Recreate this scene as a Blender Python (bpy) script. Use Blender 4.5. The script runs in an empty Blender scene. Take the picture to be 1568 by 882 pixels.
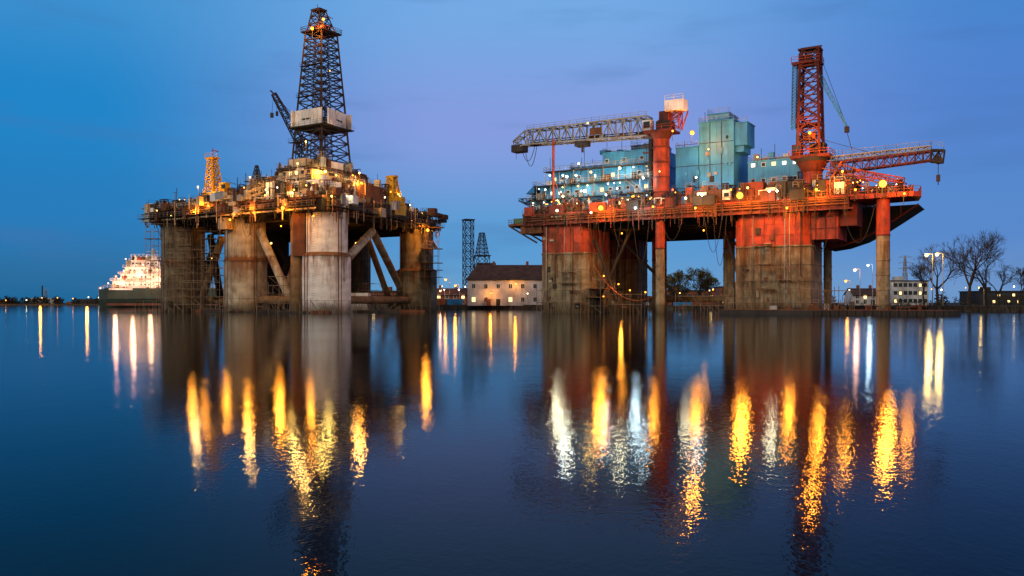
import bpy, math, random
from mathutils import Vector, Matrix
random.seed(7)
R=random.random
def U(a,b): return a+(b-a)*random.random()
scene=bpy.context.scene
CH=2.5; F=1307.0; HZ=463.0; CX=784.0
# surveyed position: bearing/elevation readings plus a real distance -> metres
def at(u,v,d): return Vector(((u-CX)/F*d, d, CH+(HZ-v)/F*d))
def lin(c): 
    c=c/255.0
    return c/12.92 if c<=0.04045 else ((c+0.055)/1.055)**2.4
def sr(r,g,b): return (lin(r),lin(g),lin(b),1)

# ---------------------------------------------------------------- materials
def newmat(name):
    m=bpy.data.materials.new(name); m.use_nodes=True
    nt=m.node_tree; nt.nodes.clear(); return m,nt
def N(nt,t,**k):
    n=nt.nodes.new(t)
    for a,b in k.items(): setattr(n,a,b)
    return n
def surf(name,base,dirt=None,dirt_amt=0.5,rough=0.6,metal=0.0,streak=True,scale=0.35,bump=0.15,tide=False,lo=.92,hi=1.22,mott=.3,patch=None):
    m,nt=newmat(name); L=nt.links.new
    out=N(nt,'ShaderNodeOutputMaterial'); p=N(nt,'ShaderNodeBsdfPrincipled')
    L(p.outputs[0],out.inputs[0])
    tc=N(nt,'ShaderNodeTexCoord'); mp=N(nt,'ShaderNodeMapping'); L(tc.outputs['Object'],mp.inputs[0])
    mp.inputs['Scale'].default_value=(1,1,0.14 if streak else 1)
    n1=N(nt,'ShaderNodeTexNoise'); n1.inputs['Scale'].default_value=scale*2.2; n1.inputs['Detail'].default_value=8; n1.inputs['Roughness'].default_value=0.65
    L(mp.outputs[0],n1.inputs['Vector'])
    n2=N(nt,'ShaderNodeTexNoise'); n2.inputs['Scale'].default_value=scale*0.9; n2.inputs['Detail'].default_value=7; n2.inputs['Roughness'].default_value=.6
    L(tc.outputs['Object'],n2.inputs['Vector'])
    mul=N(nt,'ShaderNodeMath',operation='ADD'); L(n1.outputs[0],mul.inputs[0]); L(n2.outputs[0],mul.inputs[1])
    r=N(nt,'ShaderNodeMapRange'); L(mul.outputs[0],r.inputs[0]); r.inputs[1].default_value=lo; r.inputs[2].default_value=hi
    r.inputs[3].default_value=0; r.inputs[4].default_value=dirt_amt
    mix=N(nt,'ShaderNodeMix',data_type='RGBA'); L(r.outputs[0],mix.inputs[0])
    mix.inputs[6].default_value=(*base[:3],1)
    d=dirt or (base[0]*0.35,base[1]*0.3,base[2]*0.28,1)
    mix.inputs[7].default_value=(*d[:3],1)
    col=mix.outputs[2]
    if patch:
        n4=N(nt,'ShaderNodeTexNoise'); n4.inputs['Scale'].default_value=scale*1.1; n4.inputs['Detail'].default_value=5; n4.inputs['Roughness'].default_value=.7
        m4=N(nt,'ShaderNodeMapping'); m4.inputs['Location'].default_value=(31,7,3); m4.inputs['Scale'].default_value=(1,1,.45); L(tc.outputs['Object'],m4.inputs[0]); L(m4.outputs[0],n4.inputs['Vector'])
        r6=N(nt,'ShaderNodeMapRange'); L(n4.outputs[0],r6.inputs[0]); r6.inputs[1].default_value=.53; r6.inputs[2].default_value=.6; r6.inputs[4].default_value=.85
        mx=N(nt,'ShaderNodeMix',data_type='RGBA'); L(r6.outputs[0],mx.inputs[0]); L(col,mx.inputs[6]); mx.inputs[7].default_value=(*patch,1); col=mx.outputs[2]
    n3=N(nt,'ShaderNodeTexNoise'); n3.inputs['Scale'].default_value=scale*0.45+0.05; n3.inputs['Detail'].default_value=4
    L(tc.outputs['Object'],n3.inputs['Vector'])
    r3=N(nt,'ShaderNodeMapRange'); L(n3.outputs[0],r3.inputs[0]); r3.inputs[1].default_value=.3; r3.inputs[2].default_value=.7; r3.inputs[3].default_value=1-mott; r3.inputs[4].default_value=1+mott*.8
    vm=N(nt,'ShaderNodeVectorMath',operation='SCALE'); L(col,vm.inputs[0]); L(r3.outputs[0],vm.inputs['Scale']); col=vm.outputs[0]
    if tide:
        sx=N(nt,'ShaderNodeSeparateXYZ'); L(tc.outputs['Object'],sx.inputs[0])
        a=N(nt,'ShaderNodeMath',operation='MULTIPLY_ADD'); L(n2.outputs[0],a.inputs[0]); a.inputs[1].default_value=5; L(sx.outputs[2],a.inputs[2])
        r4=N(nt,'ShaderNodeMapRange'); L(a.outputs[0],r4.inputs[0]); r4.inputs[1].default_value=3.0; r4.inputs[2].default_value=5.6; r4.inputs[3].default_value=.85; r4.inputs[4].default_value=0
        mx=N(nt,'ShaderNodeMix',data_type='RGBA'); L(r4.outputs[0],mx.inputs[0]); L(col,mx.inputs[6]); mx.inputs[7].default_value=(.055,.042,.022,1); col=mx.outputs[2]
        r7=N(nt,'ShaderNodeMapRange'); L(sx.outputs[2],r7.inputs[0]); r7.inputs[1].default_value=7.5; r7.inputs[2].default_value=14.2
        r8=N(nt,'ShaderNodeMath',operation='LESS_THAN'); L(sx.outputs[2],r8.inputs[0]); r8.inputs[1].default_value=14.9
        r9=N(nt,'ShaderNodeMapRange'); L(n1.outputs[0],r9.inputs[0]); r9.inputs[1].default_value=.42; r9.inputs[2].default_value=.6
        q1=N(nt,'ShaderNodeMath',operation='MULTIPLY'); L(r7.outputs[0],q1.inputs[0]); L(r8.outputs[0],q1.inputs[1])
        q2=N(nt,'ShaderNodeMath',operation='MULTIPLY'); L(q1.outputs[0],q2.inputs[0]); L(r9.outputs[0],q2.inputs[1])
        s7=N(nt,'ShaderNodeMapRange'); L(sx.outputs[2],s7.inputs[0]); s7.inputs[1].default_value=17; s7.inputs[2].default_value=25; s7.inputs[4].default_value=.75
        s9=N(nt,'ShaderNodeMapRange'); L(n1.outputs[0],s9.inputs[0]); s9.inputs[1].default_value=.47; s9.inputs[2].default_value=.62
        s2_=N(nt,'ShaderNodeMath',operation='MULTIPLY'); L(s7.outputs[0],s2_.inputs[0]); L(s9.outputs[0],s2_.inputs[1])
        q3=N(nt,'ShaderNodeMath',operation='MAXIMUM'); L(q2.outputs[0],q3.inputs[0]); L(s2_.outputs[0],q3.inputs[1])
        mx=N(nt,'ShaderNodeMix',data_type='RGBA'); L(q3.outputs[0],mx.inputs[0]); L(col,mx.inputs[6]); mx.inputs[7].default_value=(.16,.065,.02,1); col=mx.outputs[2]
        w=N(nt,'ShaderNodeMath',operation='SINE'); ww=N(nt,'ShaderNodeMath',operation='MULTIPLY'); L(a.outputs[0],ww.inputs[0]); ww.inputs[1].default_value=2.6; L(ww.outputs[0],w.inputs[0])
        r5=N(nt,'ShaderNodeMapRange'); L(w.outputs[0],r5.inputs[0]); r5.inputs[1].default_value=-1; r5.inputs[2].default_value=1; r5.inputs[3].default_value=.9; r5.inputs[4].default_value=1.05
        v2=N(nt,'ShaderNodeVectorMath',operation='SCALE'); L(col,v2.inputs[0]); L(r5.outputs[0],v2.inputs['Scale']); col=v2.outputs[0]
    L(col,p.inputs['Base Color'])
    p.inputs['Roughness'].default_value=rough; p.inputs['Metallic'].default_value=metal
    p.inputs['Specular IOR Level'].default_value=0.3
    if bump:
        b=N(nt,'ShaderNodeBump'); b.inputs['Strength'].default_value=bump; b.inputs['Distance'].default_value=0.3
        L(n1.outputs[0],b.inputs['Height']); L(b.outputs[0],p.inputs['Normal'])
    return m
def emis(name,col,s):
    m,nt=newmat(name); o=N(nt,'ShaderNodeOutputMaterial'); e=N(nt,'ShaderNodeEmission')
    e.inputs[0].default_value=(*col[:3],1); e.inputs[1].default_value=s; nt.links.new(e.outputs[0],o.inputs[0]); return m
M=dict(
 conc=surf('weathered_concrete_grey',(.43,.40,.30),(.18,.115,.045),.75,.8,tide=True),
 conc_l=surf('pale_column_paint',(.68,.68,.64),(.30,.20,.11),.7,.7,tide=True,lo=1.0,hi=1.25,mott=.2),
 conc_b=surf('brown_column_rust',(.22,.14,.065),(.09,.04,.015),.8,.85,tide=True),
 conc_r=surf('column_lower_grey_tan',(.29,.25,.155),(.08,.05,.022),.9,.85,tide=True,patch=(.15,.125,.08)),
 red=surf('red_lead_paint',(.38,.052,.02),(.085,.02,.011),.95,.6,patch=(.16,.028,.015)),
 red2=surf('dark_red_steel',(.14,.022,.013),(.035,.012,.009),.8,.65,patch=(.045,.012,.009)),
 orange=surf('orange_rust_paint',(.38,.08,.022),(.12,.04,.018),.8,.6,patch=(.2,.05,.02)),
 blue=surf('blue_cladding',(.03,.25,.56),(.02,.09,.20),.65,.4,scale=.25,patch=(.04,.20,.38)),
 blue2=surf('pale_blue_cladding',(.055,.33,.62),(.035,.14,.25),.65,.4,scale=.25),
 dark=surf('dark_grimy_steel',(.032,.027,.024),(.014,.011,.01),.6,.7),
 derr=surf('derrick_steel',(.026,.022,.022),(.05,.02,.012),.5,.6),
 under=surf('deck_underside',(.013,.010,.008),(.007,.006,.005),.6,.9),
 rusty=surf('rusted_steel',(.15,.06,.027),(.05,.02,.01),.8,.8),
 grey=surf('galvanised_grey',(.30,.31,.30),(.14,.09,.05),.6,.55,.2),
 white=surf('stained_white_paint',(.76,.75,.72),(.4,.27,.16),.45,.5,lo=1.0),
 yellow=surf('yellow_crane_paint',(.80,.42,.008),(.35,.14,.01),.5,.45,lo=1.0),
 cream=surf('cream_paint',(.52,.40,.24),(.22,.12,.05),.6,.6),
 green=surf('green_paint',(.03,.16,.09),None,.5,.6),
 pipe=surf('scaffold_tube',(.20,.15,.10),(.09,.045,.02),.6,.5,.3),
 glass=surf('dark_window_glass',(.02,.03,.04),None,.2,.15,bump=0),
 roof=surf('brown_tile_roof',(.085,.045,.03),None,.6,.8,streak=False,scale=.8),
 plaster=surf('pale_plaster',(.50,.52,.55),(.3,.26,.2),.6,.8),
 brick=surf('orange_brick',(.25,.09,.045),None,.5,.85,streak=False,scale=1),
 hull=surf('ship_hull_green',(.035,.06,.045),(.05,.03,.02),.6,.5),
 hullr=surf('ship_boot_topping',(.16,.05,.03),None,.6,.6),
 bark=surf('bark',(.035,.026,.02),None,.5,.9,bump=0),
 twig=surf('twig',(.045,.03,.02),None,.5,.9,bump=0),
 leaf=surf('spring_foliage',(.17,.15,.03),(.07,.07,.018),.9,.8,streak=False,scale=.6,bump=0),
 leafd=surf('dark_foliage',(.022,.026,.014),(.012,.016,.008),.9,.8,streak=False,scale=.4,bump=0),
 ground=surf('shore_ground',(.05,.045,.028),(.025,.025,.015),.8,.95,streak=False,scale=.15),
 quay=surf('quay_wall_stone',(.07,.06,.045),(.03,.025,.018),.8,.9,scale=.6),
)
EC=dict(o=(1,.32,.025),y=(1,.58,.12),w=(1,.85,.52),c=(.72,.93,1.0),r=(1,.12,.03),p=(1,.45,.25))
EM={k:emis('lamp_glass_'+n,EC[k],s) for k,n,s in (('o','sodium',7),('y','warm',8),('w','white',10),('c','cool_white',8),('r','red',6),('p','pink',6))}
M['litwin']=emis('lit_window',(1,.66,.26),2.6)
M['litwinc']=emis('lit_window_cool',(.8,.95,.9),2.4)

# ---------------------------------------------------------------- mesh builder
class B:
    def __init__(s): s.v=[];s.f=[];s.m=[];s.s=[];s.mats=[]
    def mi(s,k):
        mt=M[k] if isinstance(k,str) else k
        if mt not in s.mats: s.mats.append(mt)
        return s.mats.index(mt)
    def add(s,vs,fs,k,smooth=False):
        o=len(s.v); i=s.mi(k); s.v.extend([tuple(x) for x in vs])
        for f in fs: s.f.append(tuple(o+a for a in f)); s.m.append(i); s.s.append(smooth)
    def cone(s,p,q,r0,r1,k,n=4,caps=True,smooth=None,ph=.785):
        p=Vector(p);q=Vector(q);d=q-p
        if d.length<1e-4: return
        d.normalize(); a=d.cross(Vector((0,0,1)))
        if a.length<.05: a=Vector((1,0,0)).cross(d)
        a.normalize(); b=d.cross(a)
        vs=[]
        for c,r in ((p,r0),(q,r1)):
            for i in range(n):
                t=ph+2*math.pi*i/n; vs.append(c+a*(r*math.cos(t))+b*(r*math.sin(t)))
        fs=[(i,(i+1)%n,n+(i+1)%n,n+i) for i in range(n)]
        sm=(n>6) if smooth is None else smooth
        s.add(vs,fs,k,sm)
        if caps: s.add(vs,[tuple(range(n))[::-1],tuple(range(n,2*n))],k)
    def beam(s,p,q,r,k,n=4): s.cone(p,q,r,r,k,n,caps=(r>.12))
    def box(s,c,e,l,w,z0,z1,k):
        ex=Vector((e[0],e[1]));ey=Vector((-e[1],e[0])); c=Vector((c[0],c[1]))
        ps=[c+ex*(a*l/2)+ey*(b*w/2) for a,b in((-1,-1),(1,-1),(1,1),(-1,1))]
        s.prism(ps,z0,z1,k)
    def prism(s,ps,z0,z1,k):
        n=len(ps); vs=[(p[0],p[1],z0) for p in ps]+[(p[0],p[1],z1) for p in ps]
        fs=[(i,(i+1)%n,n+(i+1)%n,n+i) for i in range(n)]+[tuple(range(n))[::-1],tuple(range(n,2*n))]
        s.add(vs,fs,k)
    def rail(s,pts,k='grey',h=1.1,step=2.0,r=.05):
        for a,b in zip(pts,pts[1:]):
            a=Vector(a);b=Vector(b);L=(b-a).length;n=max(1,int(L/step))
            for i in range(n+1):
                p=a.lerp(b,i/n); s.beam(p,p+Vector((0,0,h)),r,k)
            for hh in(h,h*.5): s.beam(a+Vector((0,0,hh)),b+Vector((0,0,hh)),r*.8,k)
    def lattice(s,c0,a0,c1,a1,n,e,r,k,rb=None,xb=True):
        rb=rb or r*.55; c0=Vector(c0);c1=Vector(c1); ex=Vector((e[0],e[1],0));ey=Vector((-e[1],e[0],0))
        def cor(t):
            c=c0.lerp(c1,t);a=(a0+(a1-a0)*t)/2
            return [c+ex*(i*a)+ey*(j*a) for i,j in((-1,-1),(1,-1),(1,1),(-1,1))]
        for i in range(4): s.beam(cor(0)[i],cor(1)[i],r,k)
        for lv in range(n):
            A=cor(lv/n);C=cor((lv+1)/n)
            for i in range(4):
                j=(i+1)%4
                s.beam(C[i],C[j],rb,k)
                s.beam(A[i],C[j],rb,k)
                if xb: s.beam(A[j],C[i],rb,k)
    def truss(s,p,q,w0,h0,w1,h1,n,r,k,rb=None,k2=None):
        p=Vector(p);q=Vector(q);d=(q-p).normalized();side=d.cross(Vector((0,0,1))).normalized();up=side.cross(d)
        rb=rb or r*.6;k2=k2 or k
        def cor(t):
            c=p.lerp(q,t);w=(w0+(w1-w0)*t)/2;h=(h0+(h1-h0)*t)/2
            return [c+side*(i*w)+up*(j*h) for i,j in((-1,-1),(1,-1),(1,1),(-1,1))]
        for i in range(4): s.beam(cor(0)[i],cor(1)[i],r,k)
        for l in range(n):
            A=cor(l/n);C=cor((l+1)/n)
            for i in range(4):
                j=(i+1)%4; s.beam(C[i],C[j],rb,k2)
                if l%2: s.beam(A[i],C[j],rb,k2)
                else: s.beam(A[j],C[i],rb,k2)
        for a,b in((0,1),(1,2),(2,3),(3,0)): s.beam(cor(0)[a],cor(0)[b],rb,k)
    def scaffold(s,c,e,l,w,z0,z1,k='pipe',g=2.2,r=.07,drop=.12):
        ex=Vector((e[0],e[1],0));ey=Vector((-e[1],e[0],0));c=Vector((c[0],c[1],0))
        nx=max(1,int(l/g));ny=max(1,int(w/g));nz=max(1,int((z1-z0)/2))
        P=lambda i,j,z:c+ex*(-l/2+l*i/nx)+ey*(-w/2+w*j/ny)+Vector((0,0,z))
        for i in range(nx+1):
            for j in range(ny+1):
                t=z1+U(-2.2,1.0); s.beam(P(i,j,z0),P(i,j,t),r,k)
        for m in range(1,nz+1):
            z=z0+(z1-z0)*m/nz
            for i in range(nx+1):
                for j in range(ny+1):
                    if i<nx and R()>drop: s.beam(P(i,j,z),P(i+1,j,z),r*.8,k)
                    if j<ny and R()>drop: s.beam(P(i,j,z),P(i,j+1,z),r*.8,k)
                    if i<nx and R()<.22: s.beam(P(i,j,z),P(i+1,j,z-(z1-z0)/nz),r*.7,k)
            if R()<.6:
                i=random.randrange(nx); q=P(i+.5,ny/2,z); s.box((q.x,q.y),e,l/nx*1.6,w*.9,z-.08,z+.05,'rusty')
    def sphere(s,c,r,k,nu=10,nv=6):
        c=Vector(c);vs=[c+Vector((0,0,-r))]
        for j in range(1,nv):
            ph=-math.pi/2+math.pi*j/nv
            for i in range(nu):
                t=2*math.pi*i/nu; vs.append(c+Vector((math.cos(t)*math.cos(ph),math.sin(t)*math.cos(ph),math.sin(ph)))*r)
        vs.append(c+Vector((0,0,r)));fs=[]
        for i in range(nu): fs.append((0,1+(i+1)%nu,1+i))
        for j in range(nv-2):
            for i in range(nu):
                a=1+j*nu+i;b=1+j*nu+(i+1)%nu; fs.append((a,b,b+nu,a+nu))
        t=len(vs)-1
        for i in range(nu): fs.append((t,t-nu+i,t-nu+(i+1)%nu))
        s.add(vs,fs,k,True)
    def build(s,name,parent=None):
        me=bpy.data.meshes.new(name); me.from_pydata(s.v,[],s.f)
        for m in s.mats: me.materials.append(m)
        me.polygons.foreach_set('material_index',s.m); me.polygons.foreach_set('use_smooth',s.s); me.update()
        o=bpy.data.objects.new(name,me); scene.collection.objects.link(o)
        if parent:
            o.parent=parent; o.location=-parent.location
        return o
def empty(name,loc=(0,0,0)):
    e=bpy.data.objects.new(name,None); e.location=loc; scene.collection.objects.link(e); return e
def light(name,pos,col,P,parent,r=.35):
    l=bpy.data.lights.new(name,'POINT'); l.energy=P; l.color=col[:3]; l.shadow_soft_size=r
    o=bpy.data.objects.new(name,l); scene.collection.objects.link(o)
    o.parent=parent; o.location=Vector(pos)-parent.location; return o
def lamp(b,parent,pos,c='o',P=900,r=.35,off=(-.2,-1.3,-.3),nm='floodlight'):
    pos=Vector(pos); b.sphere(pos,r*.8,EM[c]); b.beam(pos+Vector((0,.3,0)),pos+Vector((0,.4,-2.2)),.07,'dark')
    b.cone(pos+Vector((0,.15,.1)),pos+Vector((0,r*1.4,.25)),r*1.0,r*.6,'dark',8)
    if P>=500: light(nm,pos+Vector(off)*(1+r),EC[c],P*(2.0 if c=='o' else 1.3),parent,r*1.15)

def clutter(b,c,e,z,h,sz,pal):
    k=random.choice(pal); t=R(); ex=Vector((e[0],e[1],0));ey=Vector((-e[1],e[0],0)); c3=Vector((c[0],c[1],0))
    if t<.26:
        l=U(.5,1)*sz;w=U(.4,.9)*sz; b.box(c,e,l,w,z,z+h,k)
        b.rail([c3+ex*(-l/2)-ey*(w/2)+Vector((0,0,z+h)),c3+ex*(l/2)-ey*(w/2)+Vector((0,0,z+h)),c3+ex*(l/2)+ey*(w/2)+Vector((0,0,z+h))],random.choice(['grey','dark','pipe']),r=.045)
        for i in range(int(l/.9)):
            q=c3+ex*(-l/2+.45+i*.9)-ey*(w/2+.03); b.box((q.x,q.y),e,.12,.08,z+.1,z+h-.1,k)
        if h>2.2 and R()<.5:
            q=c3-ey*(w/2+.05)+ex*U(-l/4,l/4); b.box((q.x,q.y),e,.9,.06,z+.1,z+2.1,'dark')
    elif t<.36: b.cone((c[0],c[1],z),(c[0],c[1],z+h),sz*.2,sz*.2,k,14); b.cone((c[0],c[1],z+h),(c[0],c[1],z+h+.5),sz*.2,sz*.08,k,14)
    elif t<.46: 
        zz=z+sz*.25; b.cone(c3+ex*(-sz*.5)+Vector((0,0,zz)),c3+ex*(sz*.5)+Vector((0,0,zz)),sz*.2,sz*.2,k,12)
        for i in(-.3,.3): q=c3+ex*(sz*i); b.box((q.x,q.y),e,.3,sz*.3,z,zz,'dark')
    elif t<.78:
        b.lattice((c[0],c[1],z),sz*.5,(c[0],c[1],z+h*1.25),sz*.45,max(1,int(h/1.8)),e,.09,random.choice(['rusty','pipe','grey','dark']),.055)
        if R()<.6: b.box(c,e,sz*.6,sz*.6,z+h*1.25,z+h*1.25+.12,'dark'); b.box(c,e,sz*.3,sz*.3,z+h*.5,z+h*.9,k)
    else:
        for i in range(6):
            a=c3+ex*U(-sz,sz)*.5+ey*U(-sz,sz)*.5+Vector((0,0,z)); q=a+Vector((0,0,U(.5,1.2)*h)); b.beam(a,q,.11,k,6)
            q2=q+ex*U(-3,3); b.beam(q,q2,.11,k,6); b.beam(q2,q2-Vector((0,0,U(.3,1)*h)),.11,k,6)
def stair(b,p,q,k='pipe',w=.9):
    p=Vector(p);q=Vector(q);d=Vector((q.x-p.x,q.y-p.y,0)).normalized();sd=Vector((-d.y,d.x,0))*w/2
    for s_ in(-1,1):
        b.beam(p+sd*s_,q+sd*s_,.09,k); b.beam(p+sd*s_+Vector((0,0,1)),q+sd*s_+Vector((0,0,1)),.05,k)
    n=int(abs(q.z-p.z)/.35)
    for i in range(n): c=p.lerp(q,(i+.5)/n); b.beam(c-sd,c+sd,.06,k)
def rope(b,p,q,sag,r=.06,k='dark',n=14):
    pts=[p.lerp(q,i/n)-Vector((0,0,4*sag*(i/n)*(1-i/n))) for i in range(n+1)]
    for a,c in zip(pts,pts[1:]): b.beam(a,c,r,k)

# ================================================================= LEFT RIG
NL=Vector((-46,205));LL=Vector((-102.5,240));RL=Vector((-24,266))
rigL=empty('oil_rig',(-62,250,0))
e1=(LL-NL).normalized();e2=(RL-NL).normalized()
def pl(s,t): return NL+(LL-NL)*s+(RL-NL)*t
def p3(p,z): return Vector((p[0],p[1],z))
ZB,ZT=24.6,28.2
b=B()
corner=[pl(-.02,-.02),pl(.25,-.02),pl(.5,-.02),pl(.78,-.02),pl(1.0,.02),pl(1.01,.5),pl(.98,1.0),pl(.5,1.03),pl(.0,1.0),pl(-.02,.72),pl(-.02,.4)]
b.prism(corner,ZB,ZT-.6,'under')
b.prism([pl(.5,.5)+(p-pl(.5,.5))*1.012 for p in corner],ZT-.6,ZT,'rusty')
def edge(s0,t0,s1,t1,n,out,e):
    a=pl(s0,t0);c=pl(s1,t1)
    for i in range(n):
        p=a.lerp(c,(i+.5)/n)+out*.25; b.box(p,e,.25,.4,ZB,ZT-.1,'dark' if i%3 else 'rusty')
    a3=p3(a+out*2.0,ZB+1.2);c3=p3(c+out*2.0,ZB+1.2)
    m=(a+c)/2+out*1.2; b.box(m,e,(c-a).length,1.9,ZB+1.05,ZB+1.2,'dark')
    b.rail([a3,c3],'pipe',r=.06,step=1.6)
    b.rail([p3(a+out*.5,ZT),p3(c+out*.5,ZT)],'cream',r=.06,step=1.8)
    for i in range(n//2):
        p=a.lerp(c,(i*2+1)/n); b.beam(p3(p+out*2,ZB+1.1),p3(p,ZB-1.0),.1,'dark')
    for i in range(n):
        if R()<.8:
            p=a.lerp(c,R())+out*U(.5,1.8); h=U(.8,2.6); z=ZT-U(-1.4,3.2)
            b.box(p,e,U(.6,3.4),U(.8,2.4),z-h*.3,z+h*.7,random.choice(['rusty','grey','dark','cream','dark','rusty','white','dark']))
    for i in range(int(n*1.5)):
        p=a.lerp(c,R())+out*U(.8,2.1); b.beam(p3(p,ZB-U(0,3)),p3(p,ZT+U(0,2)),U(.06,.14),random.choice(['dark','rusty','cream']),5)
    for zz,rr in((ZB+.5,.25),(ZB+2.4,.18),(ZT+.5,.15)):
        b.beam(p3(a+out*.75,zz),p3(c+out*.75,zz),rr,random.choice(['rusty','cream','grey']),8)
o1=Vector((e1.y,-e1.x)); 
if o1.y>0:o1=-o1
o2=Vector((e2.y,-e2.x))
if o2.x<0:o2=-o2
edge(0,-.02,1.0,-.02,34,o1,e1); edge(-.02,0,-.02,1.0,34,o2,e2)
for i in range(9):
    t=.06+.11*i; b.box((pl(0,t)+pl(1,t))/2,e1,62,.7,ZB-1.3,ZB,'under')
    b.box((pl(t,0)+pl(t,1))/2,e2,62,.5,ZB-.9,ZB,'under')
for i in range(14):
    p=pl(U(.05,.95),-.025); q=pl(U(.05,.95),-.02); rope(b,p3(p,ZB),p3(p+(q-p)*.12,ZB),U(2,6),.05)
b.build('main_deck',rigL)

b=B()
def ringcol(c,r,z0,z1,k,k2=None,zs=None,r2=None,flare=True):
    z1s=zs or z1
    b.cone((c[0],c[1],z0-4),(c[0],c[1],z1s),r2 or r,r2 or r,k,48)
    if zs:
        b.cone((c[0],c[1],zs-.01),(c[0],c[1],zs+.9),(r2 or r)+.25,r+.05,'conc_b',48); b.cone((c[0],c[1],zs+.4),(c[0],c[1],z1),r,r,k2,48)
    if flare:
        for z in (z0+3.8,z0+8.2,z1-4): b.cone((c[0],c[1],z),(c[0],c[1],z+.18),(r2 or r)+.07 if z<z1s else r+.07,(r2 or r)+.07 if z<z1s else r+.07,k if z<z1s else (k2 or k),48)
    for a in (-2.3,-.9):
        q=Vector((c[0]+math.cos(a)*((r2 or r)+.45),c[1]+math.sin(a)*((r2 or r)+.45)))
        b.beam(p3(q,z0),p3(q,z1),.12,'rusty',6); b.beam(p3(q+Vector((.7,0)),z0),p3(q+Vector((.7,0)),z1),.08,'dark',6)
    q=Vector((c[0]+math.cos(-1.95)*((r2 or r)+.3),c[1]+math.sin(-1.95)*((r2 or r)+.3)))
    for dz in range(int((z1-z0)/.6)): b.beam(p3(q,z0+dz*.6),p3(q+Vector((.5,0)),z0+dz*.6),.035,'dark')
c1=at(281,0,243);c2=at(376,0,229);c3=at(500,0,213);c4=at(638,0,262);c5=at(549,0,285)
ringcol(c1,5.8,0,ZB,'conc_r','conc_r',13.0,6.0)
ringcol(c2,5.2,0,ZB,'conc','conc',13.5,5.6)
ringcol(c3,5.2,0,ZB+2.8,'conc_l','conc_l',14.0,6.0)
ringcol(c4,5.1,0,ZB,'conc_r','conc_r',12.0,6.2)
ringcol(c5,4.0,0,ZB,'conc_b')
q=at(451,0,210); b.cone((q.x,q.y+2,-3),(q.x,q.y+2,ZB+1),1.5,1.5,'conc_b',16)
b.box((q.x+1.0,q.y+1.5),(1,0),3.0,3.0,14,ZB+2,'rusty')
q=at(343,0,222); b.box((q.x,q.y+1),e1,3.0,2.2,ZB-3,ZT+.5,'cream')
for (s_,t_) in((.95,.9),(.5,.8),(.75,.62),(.35,.6)):
    p=pl(s_,t_); b.cone((p.x,p.y,-3),(p.x,p.y,ZB),3.2,3.2,'under',20)
b.build('columns',rigL)
b=B()
def brace(u0,v0,d0,u1,v1,d1,r,k='conc'): b.cone(at(u0,v0,d0),at(u1,v1,d1),r,r,k,16)
brace(305,472,238,340,362,236,1.0,'conc_b'); brace(397,352,226,443,455,222,1.1,'conc'); brace(465,360,225,430,470,232,.9,'conc_b')
brace(532,395,216,570,354,235,1.1,'conc'); brace(572,357,240,612,438,258,1.1,'conc_r'); brace(563,366,246,600,470,262,.9,'conc_b')
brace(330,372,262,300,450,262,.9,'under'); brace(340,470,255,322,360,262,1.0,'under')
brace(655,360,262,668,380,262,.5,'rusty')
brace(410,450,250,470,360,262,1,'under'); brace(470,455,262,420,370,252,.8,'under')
for z in (3.2,): 
    b.cone(p3(c1,z),p3(c2,z),1.1,1.1,'conc_b',12); b.cone(p3(c2,z),p3(c3,z),1.1,1.1,'conc_b',12); b.cone(p3(c3,z),p3(c4,z),1.1,1.1,'conc_b',12)
q=at(552,0,240); b.box((q.x,q.y),(1,0),5,5,-2,5.2,'conc_l'); 
b.build('diagonal_braces',rigL)
b=B()
for u,d,l,w,z0,z1 in((296,236,13,3,0,17),(330,236,5,4,0,22),(442,215,8,4,0,9),(420,222,7,3,0,5),(262,236,11,3,4,24),(570,250,6,5,0,8),(600,256,9,3,0,6),(662,258,4,4,8,25),(505,206,13,2.4,-.5,3),(240,236,8,5,-.5,3),(280,234,12,2.4,0,8),(375,223,11,2,-.5,3.5),(640,255,13,2.4,-.5,6)):
    q=at(u,0,d); b.scaffold((q.x,q.y-2),(1,0) if u<400 else e2 if 560<u<630 else (1,0),l,w,z0,z1)
for i in range(16):
    u=U(215,660); d=210+abs(u-490)*.17-6; q=at(u,0,d); b.box((q.x,q.y),(1,U(-.15,.15)),U(4,11),U(1.5,4),-.3,U(.25,.8),random.choice(['rusty','dark','dark']))
    for j in range(4):
        x=q.x+U(-4,4); b.beam((x,q.y,0),(x+U(-2.5,2.5),q.y+U(-1,1),U(1,3.2)),.07,'pipe')
b.build('scaffolding',rigL)
b=B(); pal=['rusty','grey','white','dark','cream','rusty','rusty','dark','dark','red2']
zc=pl(.25,.34)
for i in range(470):
    s_=U(0,1);t_=U(0,1)
    if R()<.6:
        if R()<.5:s_=U(0,.12)
        else:t_=U(0,.12)
    p=pl(s_,t_); dd=(p-zc).length; h=U(.3,1)*(2.4+7.0*math.exp(-(dd/21)**2)); 
    clutter(b,p,e1 if R()<.5 else e2,ZT,h,U(1.3,3.4),pal)
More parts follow.
